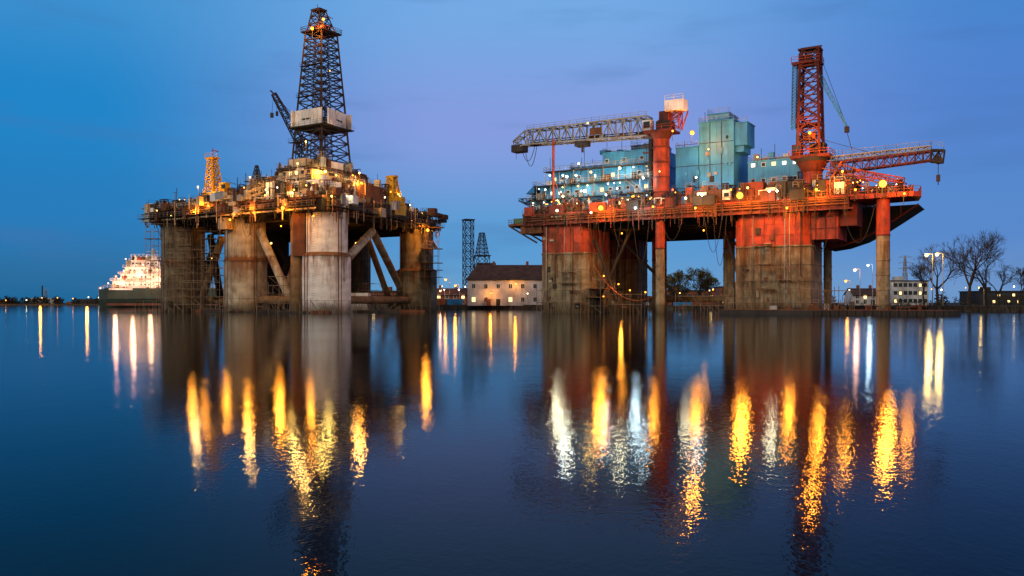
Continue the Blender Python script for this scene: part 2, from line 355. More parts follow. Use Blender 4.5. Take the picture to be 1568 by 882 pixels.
for s_,t_,l,w,z1,k in((.12,.12,11,8,33.0,'white'),(.36,.12,9,8,33.5,'grey'),(.25,.34,22,20,35.5,'rusty'),(.2,.2,12,11,36.5,'cream'),(.05,.35,9,10,33.5,'rusty'),(.55,.15,9,7,31.3,'grey'),(.75,.2,8,8,30.6,'rusty'),(.04,.6,7,10,30.8,'dark'),(.45,.35,9,12,34,'dark')):
    p=pl(s_,t_); b.box(p,e1,l,w,ZT,z1,k)
    ex=Vector((e1.x,e1.y,0));ey=Vector((-e1.y,e1.x,0)); 
    sgn=-1 if ey.y>0 else 1
    P=p3(p,z1)
    b.rail([P-ex*l/2+ey*sgn*w/2,P+ex*l/2+ey*sgn*w/2],'grey',r=.06); b.rail([P-ex*l/2+ey*sgn*w/2,P-ex*l/2-ey*sgn*w/2],'grey',r=.06)
    for j in range(8): q=P+ex*U(-l/2,l/2)+ey*U(-w/2,w/2); b.box((q.x,q.y),e1,U(.6,2.2),U(.6,2),z1,z1+U(.4,2),random.choice(pal)); b.beam(q,q+Vector((0,0,U(1.5,4))),.07,'dark')
    z=ZT
    while z<z1-2:
        for j in range(int(l/2.2)):
            q=p3(p,0)+ex*(-l/2+1.1+j*2.2)+ey*sgn*(w/2+.04); b.box((q.x,q.y),e1,.9,.1,z+1.2,z+2.1,'litwin' if R()<.2 else 'glass')
        q=p3(p,0)+ey*sgn*(w/2+.5); b.box((q.x,q.y),e1,l,1.0,z+2.9,z+3.05,'dark'); 
        b.rail([q-ex*l/2+Vector((0,0,z+3.05))+ey*sgn*.5,q+ex*l/2+Vector((0,0,z+3.05))+ey*sgn*.5],'grey',r=.05)
        z+=3.0
stair(b,at(440,300,214),at(465,268,222)); stair(b,at(540,300,222),at(520,270,228)); stair(b,at(360,330,221),at(385,312,221))
dc=Vector((at(492,0,235).x,235))
b.lattice((dc.x,dc.y,ZT),19,(dc.x,dc.y,38),17,3,e1,.45,'rusty',.25); b.box(dc,e1,17.5,16,36.9,38.2,'rusty'); b.box(dc+Vector((-3,-7)),e1,6,5,38.2,40.6,'cream')
b.box(dc+Vector((4,-6)),e1,4,5,38.2,40.0,'white')
b.rail([p3(dc+e1*8.7+o1*8,38.2),p3(dc-e1*8.7+o1*8,38.2)],'yellow',r=.07)
for i in range(40): clutter(b,dc+e1*U(-9,9)+e2*U(-9,9),e1,38,U(.8,3.4),U(1.2,2.4),['cream','dark','rusty','grey','dark'])
b.truss(p3(dc+o1*8,38),p3(dc+o1*24,30),2.4,1.4,2.4,1.2,8,.16,'cream',.1)
for i in range(38):
    p=pl(U(0,1),U(0,.8)); h=U(4,9)*(1.25 if (p-zc).length<22 else .8); b.beam(p3(p,ZT),p3(p,ZT+h),.1,random.choice(['dark','grey','rusty']),5)
    if R()<.4: b.beam(p3(p,ZT+h*.8),p3(p,ZT+h*.8)+Vector((U(-2,2),0,0)),.07,'dark')
for i in range(10): p=pl(U(0,.6),U(0,.5)); q=pl(U(0,.6),U(0,.5)); rope(b,p3(p,ZT+8),p3(q,ZT+7),2,.045)
b.build('deck_machinery',rigL)
b=B()
top=p3(dc,76.5)
b.lattice(p3(dc,38.2),11.4,p3(dc,60.0),8.4,8,e1,.36,'derr',.17)
b.lattice(p3(dc,60.0),8.4,top,6.0,8,e1,.32,'derr',.15)
b.lattice(p3(dc,38.2),4.4,p3(dc,74),2.4,12,e1,.14,'derr',.08)
for i in range(14): q=dc+e1*U(-2.5,2.5)+e2*U(-2,2); b.beam(p3(q,38),p3(q,U(56,62)),.08,'rusty')
def wall(c,a,z0,z1,k):
    for sgn,(ea,eo) in((1,(e1,o1)),(1,(e2,o2)),(-1,(e1,o1)),(-1,(e2,o2))):
        m=c+eo*sgn*(a/2); b.box(m,ea,a+.2,.25,z0,z1,k)
        for i in range(9): b.box(m+eo*sgn*.18+ea*(a*(i/8-.5)),ea,.12,.15,z0,z1,k)
        b.box(m+eo*sgn*.14,ea,a*.3,.04,z0+1.4,z0+1.9,'dark')
wall(dc,11.3,50.4,54.6,'white')
b.box(dc,e1,12.6,12.6,50.0,50.3,'dark'); b.rail([p3(dc+e1*6.3+o1*6.3,50.3),p3(dc-e1*6.3+o1*6.3,50.3),p3(dc-e1*6.3-o1*6.3,50.3)],'grey')
for z,a in((58.5,9),(46,12),(67,7.6)): b.box(dc+o1*a*.5,e1,a,1,z,z+.15,'derr'); b.rail([p3(dc+e1*a/2+o1*(a*.5+.5),z),p3(dc-e1*a/2+o1*(a*.5+.5),z)],'derr')
b.box(dc,e1,7.8,7.8,76.4,76.8,'derr'); b.rail([p3(dc+e1*3.9+o1*3.9,76.8),p3(dc-e1*3.9+o1*3.9,76.8),p3(dc-e1*3.9-o1*3.9,76.8),p3(dc+e1*3.9-o1*3.9,76.8),p3(dc+e1*3.9+o1*3.9,76.8)],'derr',r=.08)
b.box(dc,e1,4.2,3,76.8,78.6,'orange'); b.lattice(p3(dc,76.8),5.4,p3(dc+e1*.9,83.0),2.6,3,e1,.22,'derr',.13); b.box(dc+e1*.9,e1,3.4,3.0,83.0,83.3,'derr')
b.beam(p3(dc+e1*1.5,83),p3(dc+e1*1.5,85),.08,'dark'); b.beam(p3(dc+e1*2,83.2),p3(dc-e1*4.2,80),.15,'derr')
for i in range(5): b.beam(p3(dc,76),p3(dc+e1*U(-.4,.4),52),.04,'dark')
b.beam(p3(dc+e1*6,55),p3(dc+e1*9,40),.06,'dark'); b.beam(p3(dc-e1*6,50),p3(dc-e1*12+o2*3,31),.07,'dark')
lamp(b,rigL,at(478,43,230),'o',2400,.5); lamp(b,rigL,at(492,40,230),'r',700,.4); lamp(b,rigL,at(495,29,230),'o',1700,.42); lamp(b,rigL,at(505,108,230),'o',0,.2)
b.build('derrick',rigL)
b=B()
tip=at(419,143,236)
b.truss(at(466,228,240),tip,2.6,2.4,1.0,1.1,14,.18,'derr',.11); b.lattice(at(462,255,240)-Vector((0,0,8)),2.6,at(462,212,240),2.2,5,e1,.18,'dark'); b.beam(at(467,196,240),tip,.07,'dark'); b.beam(at(462,212,240),at(467,196,240),.12,'dark')
b.beam(tip,tip+Vector((-.9,0,.9)),.3,'dark'); b.beam(tip,tip-Vector((.5,0,5.5)),.06,'dark'); b.box((tip.x-.5,tip.y),(1,0),.8,.6,tip.z-6.6,tip.z-5.3,'dark'); 
b.beam(at(423,150,236),at(424,172,236),.05,'dark'); b.box(tuple(at(424,0,236).xy),(1,0),.6,.5,at(0,177,236).z,at(0,170,236).z,'dark')
b.build('lattice_boom_crane',rigL)
b=B()
q=at(334,0,230); zq=at(0,300,230).z
b.cone((q.x,q.y,ZT),(q.x,q.y,zq),1.3,1.5,'yellow',14); b.box((q.x,q.y),e1,7.8,4,zq-.8,zq+1.0,'yellow'); b.box((q.x+2.2,q.y-1.6),e1,2.4,1.8,zq+1.0,zq+3.4,'yellow'); b.box((q.x+2.2,q.y-2.7),e1,1.6,.1,zq+1.7,zq+2.9,'glass')
b.rail([p3(q.xy+e1*3.8+o1*2,zq+1.0),p3(q.xy-e1*3.8+o1*2,zq+1.0)],'yellow',r=.07)
tp=at(325,243,230); b.lattice((tp.x+.4,tp.y,zq+1.0),3.4,tp,1.8,5,e1,.24,'yellow',.15); b.cone((tp.x+.4,tp.y,zq+1.2),(tp.x,tp.y,tp.z),.6,.35,'yellow',8); b.box(tp.xy,e1,3.2,2.4,tp.z,tp.z+.4,'yellow'); b.rail([tp+Vector((-1.6,-1.2,.3)),tp+Vector((1.6,-1.2,.3))],'yellow',r=.08)
b.beam(tp,tp+Vector((0,0,3)),.1,'red'); b.beam(tp+Vector((0,0,2.4)),tp+Vector((1.6,0,2)),.2,'red')
b.cone((q.x-3,q.y,zq-3.5),(q.x-3,q.y,zq-1),.5,1.6,'yellow',10)
b.truss((q.x+2,q.y+1,zq+1.5),(q.x+1,q.y+32,zq-1),1.6,1.6,.8,.8,10,.14,'yellow')
b.build('yellow_pedestal_crane',rigL)
b=B()
q=at(600,0,240); z0=at(0,314,240).z; zt=at(0,272,240).z
b.box((q.x,q.y),e1,6.4,5,z0-3,z0,'yellow'); b.cone((q.x,q.y,z0-.3),(q.x,q.y,z0+2.4),2.8,2.1,'yellow',14); b.lattice((q.x,q.y,z0),4.2,(q.x,q.y,zt),1.8,4,e1,.32,'yellow',.22)
b.cone((q.x,q.y,z0+2),(q.x,q.y,zt-.6),1.8,.7,'yellow',8); b.box((q.x,q.y),e1,3.4,1.4,zt,zt+.6,'yellow'); b.box((q.x+2.6,q.y-1),e1,1.8,1.8,z0,z0+2.2,'yellow'); b.box((q.x-2.8,q.y-1),e1,1.8,1.8,z0,z0+1.5,'yellow')
b.truss((q.x,q.y+1,z0+1),(q.x-9,q.y+28,z0-.5),1.6,1.6,.8,.8,10,.14,'yellow')
q=at(393,0,230); b.lattice((q.x,q.y,ZT),3.2,(q.x,q.y,at(0,284,230).z),2.4,3,e1,.15,'rusty'); b.lattice((q.x,q.y,at(0,284,230).z),2.4,(q.x,q.y,at(0,253,230).z),.5,5,e1,.15,'derr',.1); b.cone(at(384,290,228),at(402,290,228),1.0,1.0,'dark',10)
b.build('yellow_crane_mast',rigL)
b=B()
LT=[(352,336,220,'o',900,.32),(433,318,210,'o',1900,.5),(420,312,216,'o',300,.3),(385,318,217,'o',1200,.38),(300,322,229,'o',900,.3),(262,330,234,'y',300,.22),(553,281,226,'o',1900,.55),(515,268,224,'y',300,.25),(498,262,222,'y',1500,.42),(482,268,220,'o',800,.3),(470,285,214,'y',300,.25),(563,318,228,'w',700,.32),(584,324,236,'w',600,.28),(530,300,216,'w',500,.25),(655,352,256,'o',1900,.5),(647,345,258,'o',300,.25),(612,330,245,'y',300,.25),(630,338,250,'o',400,.25),(508,300,207,'y',900,.3),(450,290,214,'y',700,.25),(343,300,228,'y',400,.22),(480,330,203,'o',700,.25),(240,322,236,'y',250,.2),(405,300,222,'o',300,.25),(540,268,228,'o',300,.25),(320,315,228,'o',800,.25)]
for u,v,d,c,P,r in LT: lamp(b,rigL,at(u,v,d-3),c,P,r)
for i in range(70):
    s_,t_=(U(0,.9),U(-.01,.15)) if R()<.6 else (U(-.01,.1),U(0,.9)); p=pl(s_,t_); dd=(p-zc).length
    b.sphere(p3(p,ZT+U(.3,3+6*math.exp(-(dd/20)**2))),U(.12,.2),EM[random.choice('oooyyw')],6,4)
for s_,t_ in((.3,.12),(.12,.3),(.6,.15)):
    q=p3(pl(s_,t_),22.5); b.sphere(q,.2,EM['o'],6,4); light('underdeck_lamp',q-Vector((0,.7,.5)),EC['o'],900,rigL,.3)
for s_,t_,z in((.1,.0,36),(.35,.0,34),(.0,.3,36),(.65,.0,33),(.0,.65,33),(.15,.12,43)):  # wash lights added off the deck edge to strengthen the warm deck glow
    q=p3(pl(s_,t_)+Vector((0,-3)),z); b.sphere(q,.22,EM['y'],6,4); b.beam(q,q+Vector((0,2.5,-z+ZT)),.08,'dark'); light('deck_wash_light',q-Vector((0,.7,.2)),(1,.5,.12),2400,rigL,.3)
for u,v,d in((415,372,226),(325,395,236),(545,372,250)):
    q=at(u,v,d); b.sphere(q,.25,EM['y'],6,4)
b.build('floodlights',rigL)

# ================================================================= RIGHT RIG
FL=Vector((4,214)); f1=Vector((.855,-.519)).normalized(); f2=Vector((-f1.y,f1.x))
def pr(k,m): return FL+f1*k+f2*m
rigR=empty('oil_rig',(50,215,0))
DB,DT=21.6,24.8
def rb(b,k0,k1,m0,m1,z0,z1,mat): b.box(pr((k0+k1)/2,(m0+m1)/2),f1,k1-k0,m1-m0,z0,z1,mat)
b=B()
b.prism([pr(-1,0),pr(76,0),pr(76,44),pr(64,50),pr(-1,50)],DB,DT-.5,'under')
b.prism([pr(-1.3,-.3),pr(76.3,-.3),pr(76.3,44),pr(64,50.3),pr(-1.3,50.3)],DT-.5,DT,'red2')
rb(b,-1,76,-.8,-.3-.003,DB+.3,DT-.7,'red2')
for k in range(0,78,2): rb(b,k-.1,k+.1,-1.15,-.8,DB+.3,DT-.5,'red2')
rb(b,-1,77,-1.3,-.8,DT-.7,DT-.45,'red'); rb(b,-1,77,-1.2,-.8,DB,DB+.3,'red2')
for z,r_ in((DB+1.1,.16),(DB+1.7,.12),(DB+2.2,.14)): b.beam(p3(pr(0,-1.35),z),p3(pr(76,-1.35),z),r_,'rusty',6)
for m in range(4,50,5): rb(b,0,75,m-.3,m+.3,DB-1.4,DB,'under')
for k in range(4,76,6): rb(b,k-.25,k+.25,1,49,DB-1.0,DB,'under')
b.rail([p3(pr(-1,-1.1),DT-.4),p3(pr(76,-1.1),DT-.4)],'rusty',r=.065,step=1.7)
b.rail([p3(pr(76.2,0),DT),p3(pr(76.2,44),DT)],'orange',r=.07)
b.prism([pr(-1.3,0),pr(-7,2),pr(-8,12),pr(-1.3,20)],22.0,22.6,'rusty'); b.rail([p3(pr(-1.5,0),22.6),p3(pr(-7,2),22.6),p3(pr(-8,12),22.6)],'grey',r=.07)
b.box(pr(-5,5),f1,3,2.5,22.6,24.2,'green'); b.box(pr(-5,9),f1,2.5,3,22.6,24.6,'dark')
for m in(1,6,12): b.beam(p3(pr(-6.5,m+1),22),p3(pr(2,m),17.5),.25,'dark')
b.prism([pr(-2,-.3),pr(-2,16),pr(4,16),pr(4,-.3)],19.8,DB,'rusty')
b.prism([pr(76.3,-.6),pr(88,-.6),pr(89.3,1.2),pr(88,9),pr(76.3,12)],23.5,24.5,'red')
b.rail([p3(pr(76.3,-.5),24.5),p3(pr(88,-.5),24.5),p3(pr(89.2,1.3),24.5),p3(pr(88,8.8),24.5)],'orange',r=.07,step=1.6)
for k in range(77,89,2): b.box(pr(k,-.75),f1,.2,.3,23.5,24.5,'red2')
prof=[(68.5,14.5),(72,15.0),(76,16.3),(80,18.4),(84,21.0),(87.5,23.35)]
for (ka,za),(kb,zb) in zip(prof,prof[1:]):
    a0=p3(pr(ka,14),za);a1=p3(pr(kb,14),zb);c0=p3(pr(ka,26),za);c1_=p3(pr(kb,26),zb)
    t0=p3(pr(ka,14),23.3);t1=p3(pr(kb,14),23.3)
    b.add([a0,a1,c1_,c0],[(0,1,2,3)],'under'); b.add([a0,a1,t1,t0],[(0,1,2,3)],'red2' if ka<72 else 'under')
    b.beam(a0,a1,.25,'red2',6); b.beam(a0,t0,.18,'red2')
rb(b,68.1,73.5,2,12,15.8,DT-.7,'red'); rb(b,73.5,77,3,10,18.5,DT-.7,'red2')
for k in(69,71,73): rb(b,k-.1,k+.1,1.8,2,15.8,DT-.8,'red2')
for z in(18,20.5): rb(b,68.1,73.5,1.82,2,z,z+.2,'red2')
for k,m,l in((66,-1.0,3),(20,-1.3,4),(29,-1.3,3),(46,-1.3,5),(9,-1.2,4),(38,-1.2,2),(60,-1.2,3),(1,-1.2,2)): b.box(pr(k,m),f1,l,1.4,DT-.8,DT+1.4,random.choice(['red','dark','red2']))
for i in range(80):
    k=U(0,76); b.beam(p3(pr(k,-1.45),DB-U(-.5,2.5)),p3(pr(k,-1.45),DT+U(-.5,1.5)),U(.05,.12),random.choice(['dark','rusty','red2','dark']),5)
b.build('main_deck',rigR)
b=B()
def boxcol(k0,k1,m0,m1,zs,ztop,ch=1.6,lo='conc_r',hi='red'):
    def poly(g): return [pr(k0+ch-g*.4,m0-g),pr(k1-ch+g*.4,m0-g),pr(k1+g,m0+ch-g*.4),pr(k1+g,m1-ch+g*.4),pr(k1-ch+g*.4,m1+g),pr(k0+ch-g*.4,m1+g),pr(k0-g,m1-ch+g*.4),pr(k0-g,m0+ch-g*.4)]
    b.prism(poly(0),-4,zs,lo); b.prism(poly(-.03),zs,ztop,hi); b.prism(poly(.22),zs-.35,zs-.05,lo)
    for z in(3.4,7.0,10.6): b.prism(poly(.1),z,z+.22,lo)
    for z in(17,19.3): b.prism(poly(.06),z,z+.15,hi)
    for i in range(1,int((k1-k0)/2.2)):
        k=k0+i*2.2; b.box(pr(k,m0-.06),f1,.16,.16,zs,ztop,hi); b.box(pr(k,m0-.08),f1,.16,.16,0,zs-.4,lo)
    for i in range(1,int((m1-m0)/2.2)):
        m=m0+i*2.2; b.box(pr(k1+.06,m),f1,.14,.16,zs,ztop,hi)
    for j in range(10):
        k=U(k0+1.5,k1-1.5); z=U(1,zs+4); b.box(pr(k,m0-.15),f1,U(.3,1.2),.3,z,z+U(.3,1.5),random.choice(['dark','rusty','conc']))
    for j in range(5):
        k=U(k0+1.5,k1-1.5); b.beam(p3(pr(k,m0-.35),U(0,10)),p3(pr(k,m0-.35),DB),U(.06,.13),random.choice(['rusty','dark','grey']),6)
    k=k0+3
    for z in range(int(ztop/.6)): b.beam(p3(pr(k-.3,m0-.3),z*.6),p3(pr(k+.3,m0-.3),z*.6),.035,'dark')
boxcol(3,16.2,.3,15,14.8,DB); boxcol(52,68,.3,15,14.8,DB)
boxcol(3,13,38,48,14.8,DB,lo='conc_b',hi='red2'); boxcol(50,57,36,46,14.8,DB,lo='conc_b',hi='red2')
def leg(k,m,r,zs,zt=DB):
    c=pr(k,m); b.cone(p3(c,-3),p3(c,zs),r,r,'conc_r',20); b.cone(p3(c,zs),p3(c,zt),r*1.02,r*1.02,'red',20)
    for z in(2,5,8,11,zs): b.cone(p3(c,z),p3(c,z+.3),r+.1,r+.1,'conc_r' if z<zs else 'red2',20)
leg(34.8,.8,1.05,14.8); leg(82.2,1.6,1.3,16,23.5); leg(66,30,.95,16); leg(44,25,.9,16); leg(42,28,.9,16); leg(24,30,1.1,14); leg(20,36,1.3,14)
leg(60,42,.8,14)
for a,z0,c,z1 in(((16.5,6),3,(24,10),21),((17,12),21,(30,26),4),((16.6,4),18,(22,5),3),((52,8),4,(46,14),20),((52,12),14,(40,24),21)):
    b.beam(p3(pr(*a),z0),p3(pr(*c),z1),.4,'dark',10)
b.beam(p3(pr(13,43),3.5),p3(pr(50,41),3.5),.9,'conc_b',12)
b.build('columns',rigR)
b=B()
for k0,k1,m0,m1,z0,z1 in((4,16,-2.6,-.2,0,5.5),(16.8,20,0,8,0,8),(51,70,-2.6,-.2,0,5.5),(54,66,-1.6,-.2,5,10),(20,28,4,10,0,4.5),(38,50,2,9,0,4),(70,76,0,6,0,5),(56,60,-1.6,-.2,9,15),(10,15,-1.6,-.2,5,10)):
    p=pr((k0+k1)/2,(m0+m1)/2); b.scaffold(p,f1,k1-k0,m1-m0,z0-.4,z1,g=1.9)
for i in range(12): clutter(b,pr(U(0,84),U(-3,6)),f1,.9,U(.6,2),U(1.5,3),['dark','rusty','grey'])
b.build('scaffolding',rigR)
b=B()
for k,kk,s_ in((18,22,9),(20,26,13),(24,28,6),(29,33,10),(68,73,9),(75,81,7),(46,50,8),(36,41,5),(17.5,19,14),(48,51,11)): rope(b,p3(pr(k,-1.4),DB),p3(pr(kk,-1.4),DB),s_)
rope(b,p3(pr(17,2),12),p3(pr(33,1),4),4,.1,'orange')
b.build('hanging_hoses',rigR)
b=B()
def block(k0,k1,m0,m1,z0,z1,mat,win=True,ribs=1.1,lit=.2,rail=True):
    rb(b,k0,k1,m0,m1,z0,z1,mat)
    n=int((k1-k0)/ribs)
    for i in range(1,n): k=k0+(k1-k0)*i/n; rb(b,k-.05,k+.05,m0-.07,m0-.003,z0+.05,z1-.05,mat)
    n2=int((m1-m0)/ribs)
    for i in range(1,n2): m=m0+(m1-m0)*i/n2; rb(b,k0-.07,k0-.003,m-.05,m+.05,z0+.05,z1-.05,mat)
    rb(b,k0-.15,k1+.15,m0-.2,m1+.15,z1+.003,z1+.2,mat)
    if rail: b.rail([p3(pr(k0,m1),z1+.2),p3(pr(k0,m0),z1+.2),p3(pr(k1,m0),z1+.2)],'grey',r=.055)
    if win:
        z=z0
        while z+2.8<z1+.6:
            k=k0+1.2
            while k<k1-1:
                if R()<.75:
                    kk='litwin' if R()<lit*.6 else 'litwinc' if R()<lit else 'glass'
                    rb(b,k-.5,k+.5,m0-.12,m0-.08,z+1.2,z+2.15,'white'); rb(b,k-.4,k+.4,m0-.16,m0-.123,z+1.3,z+2.05,kk)
                k+=2.3
            z+=3.5
for i,(ka,kb,mm) in enumerate(((-.5,33,3.5),(1,33,4.5),(3.5,33,5.5))):
    z=DT+.6+i*3.6-.6; block(ka,kb,mm,22,z,z+3.4,'blue' if i!=1 else 'blue2',lit=.4,rail=False)
    rb(b,ka-1,33,mm-2.0,mm-.2,z+3.38,z+3.55,'dark'); b.rail([p3(pr(ka-1,20),z+3.55),p3(pr(ka-1,mm-2),z+3.55),p3(pr(33,mm-2),z+3.55)],'grey',r=.065,step=1.5)
    for k in range(int(ka),33,4): b.beam(p3(pr(k,mm-1.9),z),p3(pr(k,mm-1.9),z+3.5),.09,'grey')
    for k in range(int(ka)+3,33,6): rb(b,k-.07,k+.07,mm-.1,mm-.073,z,z+3.38,'dark')
    for j in range(14):
        k=U(ka,32); b.box(pr(k,mm-.5),f1,U(.4,1.6),.6,z+.1,z+U(.6,2.4),random.choice(['dark','grey','white','blue','rusty']))
        if R()<.5: b.sphere(p3(pr(k,mm-.9),z+2.9),.16,EM[random.choice('wcwy')],6,4)
block(17.5,32,6.5,20,35.6,39.2,'blue2',lit=.2); block(8,17,8,18,35.6,36.6,'blue',win=False); block(24,31,9,18,39.4,40.8,'blue',win=False)
block(37,42.4,5,16,DT,38.4,'blue',win=False); block(42.4,50.5,5.5,17,DT,43.8,'blue2',win=False,ribs=1.35)
block(44,49,7,14,44,45.8,'blue2',win=False); block(50.5,53.4,6,12,38.0,43.0,'blue',win=False); rb(b,50.5,52.5,6.5,12,36.6,38,'blue')
for k in(45,47.7): rb(b,k-.07,k+.07,5.36,5.42,DT,43.7,'dark')
for z in(29,34,39): rb(b,42.4,50.5,5.37,5.42,z,z+.12,'dark'); rb(b,37,42.3,4.87,4.92,z,z+.12,'dark')
for i in range(12): k=U(38,50); z=U(26,42 if k>42.5 else 36); rb(b,k,k+U(.4,1.1),(5.5 if k>42.4 else 5)-.3,(5.5 if k>41.3 else 5)-.01,z,z+U(.5,1.4),random.choice(['dark','grey','blue2']))
block(53,64.5,8,20,DT,34.2,'blue2',lit=.2); rb(b,54,63,8.5,18,34.4,35.0,'grey')
for k,m in((54.5,9.5),(56,12),(58,9),(61,10),(62.5,14)): b.box(pr(k,m),f1,U(.6,1.8),1,34.4,U(35.4,36.6),random.choice(['grey','blue','white']))
for i in range(24):
    k=U(4,31);z=35.6 if k<17 else 39.4; b.box(pr(k,U(8,14)),f1,U(.6,2),U(.6,2),z,z+U(.5,1.5),random.choice(['grey','white','blue','dark'])); 
for k,h in((2,6),(11,5),(18,6.5),(26,4),(30,5),(43,4),(49,3),(38,3),(56,4),(14,4),(22,6),(59,5)):
    z=44 if 42<k<51 else 38.5 if 37<=k<42 else 34.4 if k>51 else (35.6 if k<17 else 39.3)
    b.beam(p3(pr(k,8),z),p3(pr(k,8),z+h*.7),.07,'dark')
for k in(18,21,24,27): b.cone(p3(pr(k,12),39.4),p3(pr(k,12),40.6),.5,.7,'white',10)
b.prism([pr(-1,5),pr(-6,12),pr(-1,18)],30.6,30.9,'dark')
for z in(28,30.6): b.add([p3(pr(-1,5),z),p3(pr(-6.5,10),z+.6),p3(pr(-1,16),z),p3(pr(-1,5),z+2),p3(pr(-1,16),z+2)],[(0,1,3),(1,2,4),(0,2,1),(3,1,4)],'blue')
b.truss(p3(pr(-1,6),28),p3(pr(-7,8),29.5),2,2.5,1,.6,4,.12,'dark')
stair(b,p3(pr(33.5,4),DT),p3(pr(37,4),DT+4)); stair(b,p3(pr(24,2.6),DT),p3(pr(29,2.6),DT+3.5),'grey'); stair(b,p3(pr(12,2),28.4),p3(pr(7,2),DT),'grey'); stair(b,p3(pr(29,3.3),28.4),p3(pr(25,3.3),32),'grey')
b.build('accommodation_block',rigR)
b=B(); palr=['red','dark','red2','rusty','white','dark','red2','grey','orange','dark']
for i in range(240):
    k=U(0,76);m=U(-.3,3.5) if k<37 else U(-.3,5); clutter(b,pr(k,m),f1,DT,U(.6,2.4 if k<37 else 3.6),U(1.0,2.6),palr)
for i in range(60): clutter(b,pr(U(52,76),U(4,16)),f1,DT,U(1.5,5),U(1.6,3.4),palr)
for i in range(30): clutter(b,pr(U(66,78),U(16,40)),f1,DT,U(1.5,4),U(2,4.5),palr)
for i in range(26): clutter(b,pr(U(77,87),U(1,7)),f1,24.5,U(.7,2.2),U(1.0,2.2),palr)
def sign(u,v,d,w,h):
    p=at(u,v,d); b.box(p.xy,f1,w,.5,p.z-h/2,p.z+h/2,'white'); b.box(p.xy+(-f2)*.3,f1,w*.6,.06,p.z-h*.2,p.z+h*.2,'glass')
    for s_ in(-1,1): b.beam(p3(p.xy+f1*s_*w*.4,DT-1),p3(p.xy+f1*s_*w*.4,p.z),.1,'red2')
sign(853,325,209,3,2.4); sign(1185,296,182,3.3,2.6); sign(1113,298,187,1.8,2.2); sign(1075,300,189,2,1.6)
rb(b,54,58.5,0,3.2,DT,28.6,'red2'); rb(b,46,49.5,-.5,2.5,DT,27.4,'rusty'); rb(b,61.5,65,0,3,DT,28.3,'dark'); rb(b,38,42,0,2.5,DT,26.6,'blue')
b.truss(p3(pr(66,6),33.6),p3(pr(86,3),26),2,2,1.2,1.2,10,.16,'orange'); b.truss(p3(pr(77,3),29.4),p3(pr(86,2),27),1.2,1.2,1.0,1.0,6,.14,'red')
rb(b,79,84,3,7,24.5,26.4,'red2'); rb(b,71,74,1,5,DT,28.0,'red')
b.beam(p3(pr(70,2),DT),p3(pr(74,3),32),.3,'orange'); b.beam(p3(pr(78,2),24),p3(pr(72,3),32),.3,'red2')
b.build('deck_equipment',rigR)
b=B()
pc=pr(34,3.5)
b.cone(p3(pc,DT),p3(pc,40.5),1.9,1.9,'red',24); b.cone(p3(pc,40.5),p3(pc,42),1.9,2.7,'red2',24)
for z in(28,31.5,35,38.5): b.cone(p3(pc,z),p3(pc,z+.3),2.1,2.1,'red2',24)
b.box(pc+f1*-2.6,f1,.8,.8,DT,41,'dark'); b.scaffold(pc-f1*3.2,f1,1.6,1.6,DT,40,'dark',1.6,.07)
b.box(pc,f1,7,6,42,42.5,'red2'); b.rail([p3(pc-f1*3.5-f2*3,42.5),p3(pc+f1*3.5-f2*3,42.5),p3(pc+f1*3.5+f2*3,42.5)],'red',r=.08)
b.box(pc+f1*1.0,f1,3.4,3.4,42.5,44.6,'dark'); b.box(pc-f1*2.6-f2*1.6,f1,2,2,42.5,45,'white'); b.box(pc-f1*2.6-f2*2.65,f1,1.6,.1,43.2,44.6,'glass')
b.box(pc+f1*4.0-f2*1,f1,4.6,3.0,46.6,49.0,'white'); b.box(pc+f1*1.0,f1,2.4,2.0,44.6,47,'red2')
b.beam(p3(pc+f1*1,44),p3(pc+f1*6,47),.22,'red'); b.beam(p3(pc-f1*1,45),p3(pc+f1*4,46.4),.22,'red'); b.lattice(p3(pc+f1*3.5,42.5),2.4,p3(pc+f1*3.5,46.6),2.4,2,f1,.16,'red'); b.beam(p3(pc+f1*5,42.5),p3(pc+f1*6.5,46.5),.2,'red')
b.rail([p3(pc+f1*1.8-f2*2.5,49),p3(pc+f1*6.2-f2*2.5,49)],'white',r=.07)
bz=43.9; A0=p3(pc-f1*3,bz);A1=p3(pc-f1*35.5,bz+.6); A2=p3(pc-f1*39.6,bz-.8)
b.truss(A0,A1,3.6,4.6,3.0,3.6,17,.24,'grey',.15); b.truss(A1,A2,3.0,3.6,2.2,1.6,2,.2,'grey',.14)
for j in range(2): b.beam(A0+Vector((0,0,-1.6+j*.5)),A1+Vector((0,0,-1.2+j*.5)),.16,'dark')
b.rail([A0+Vector((0,0,2.3))-p3(f2,0)*1.8,A1+Vector((0,0,1.8))-p3(f2,0)*1.5],'grey',r=.06)
for i in range(10): q=pc-f1*U(5,34); b.box(q,f1,U(.8,2.4),1.2,bz-1.5,bz-U(.4,1.2),random.choice(['dark','rusty','grey']))
ms=(pc-f1*16); b.box(ms-f2*1.9,f1,3,.5,bz-.8,bz+.8,'rusty'); b.box(ms+f1*-4-f2*1,f1,3.2,2.4,bz-3.2,bz-2.0,'dark'); b.beam(p3(ms-f1*4-f2,bz-4.6),p3(ms-f1*4-f2,bz-3),.4,'dark')
b.box((pc-f1*38.5),f1,3.4,2.8,bz-2.8,bz-1.0,'dark')
q=pc-f1*37; rope(b,p3(q,bz-1.6),p3(q+f1*3.6,bz-1.6),5,.08); rope(b,p3(q-f1*1,bz-1.6),p3(q+f1*3,bz-1.6),3.6,.08); b.beam(p3(q-f1*2.5,bz-2),p3(q-f1*2.5,bz-4.5),.06,'dark')
ps=pr(6.6,1.2); b.beam(p3(ps,DT-1),p3(ps,43),.32,'red',8); b.beam(p3(ps,33),p3(ps+f1*4,DT+1),.16,'red')
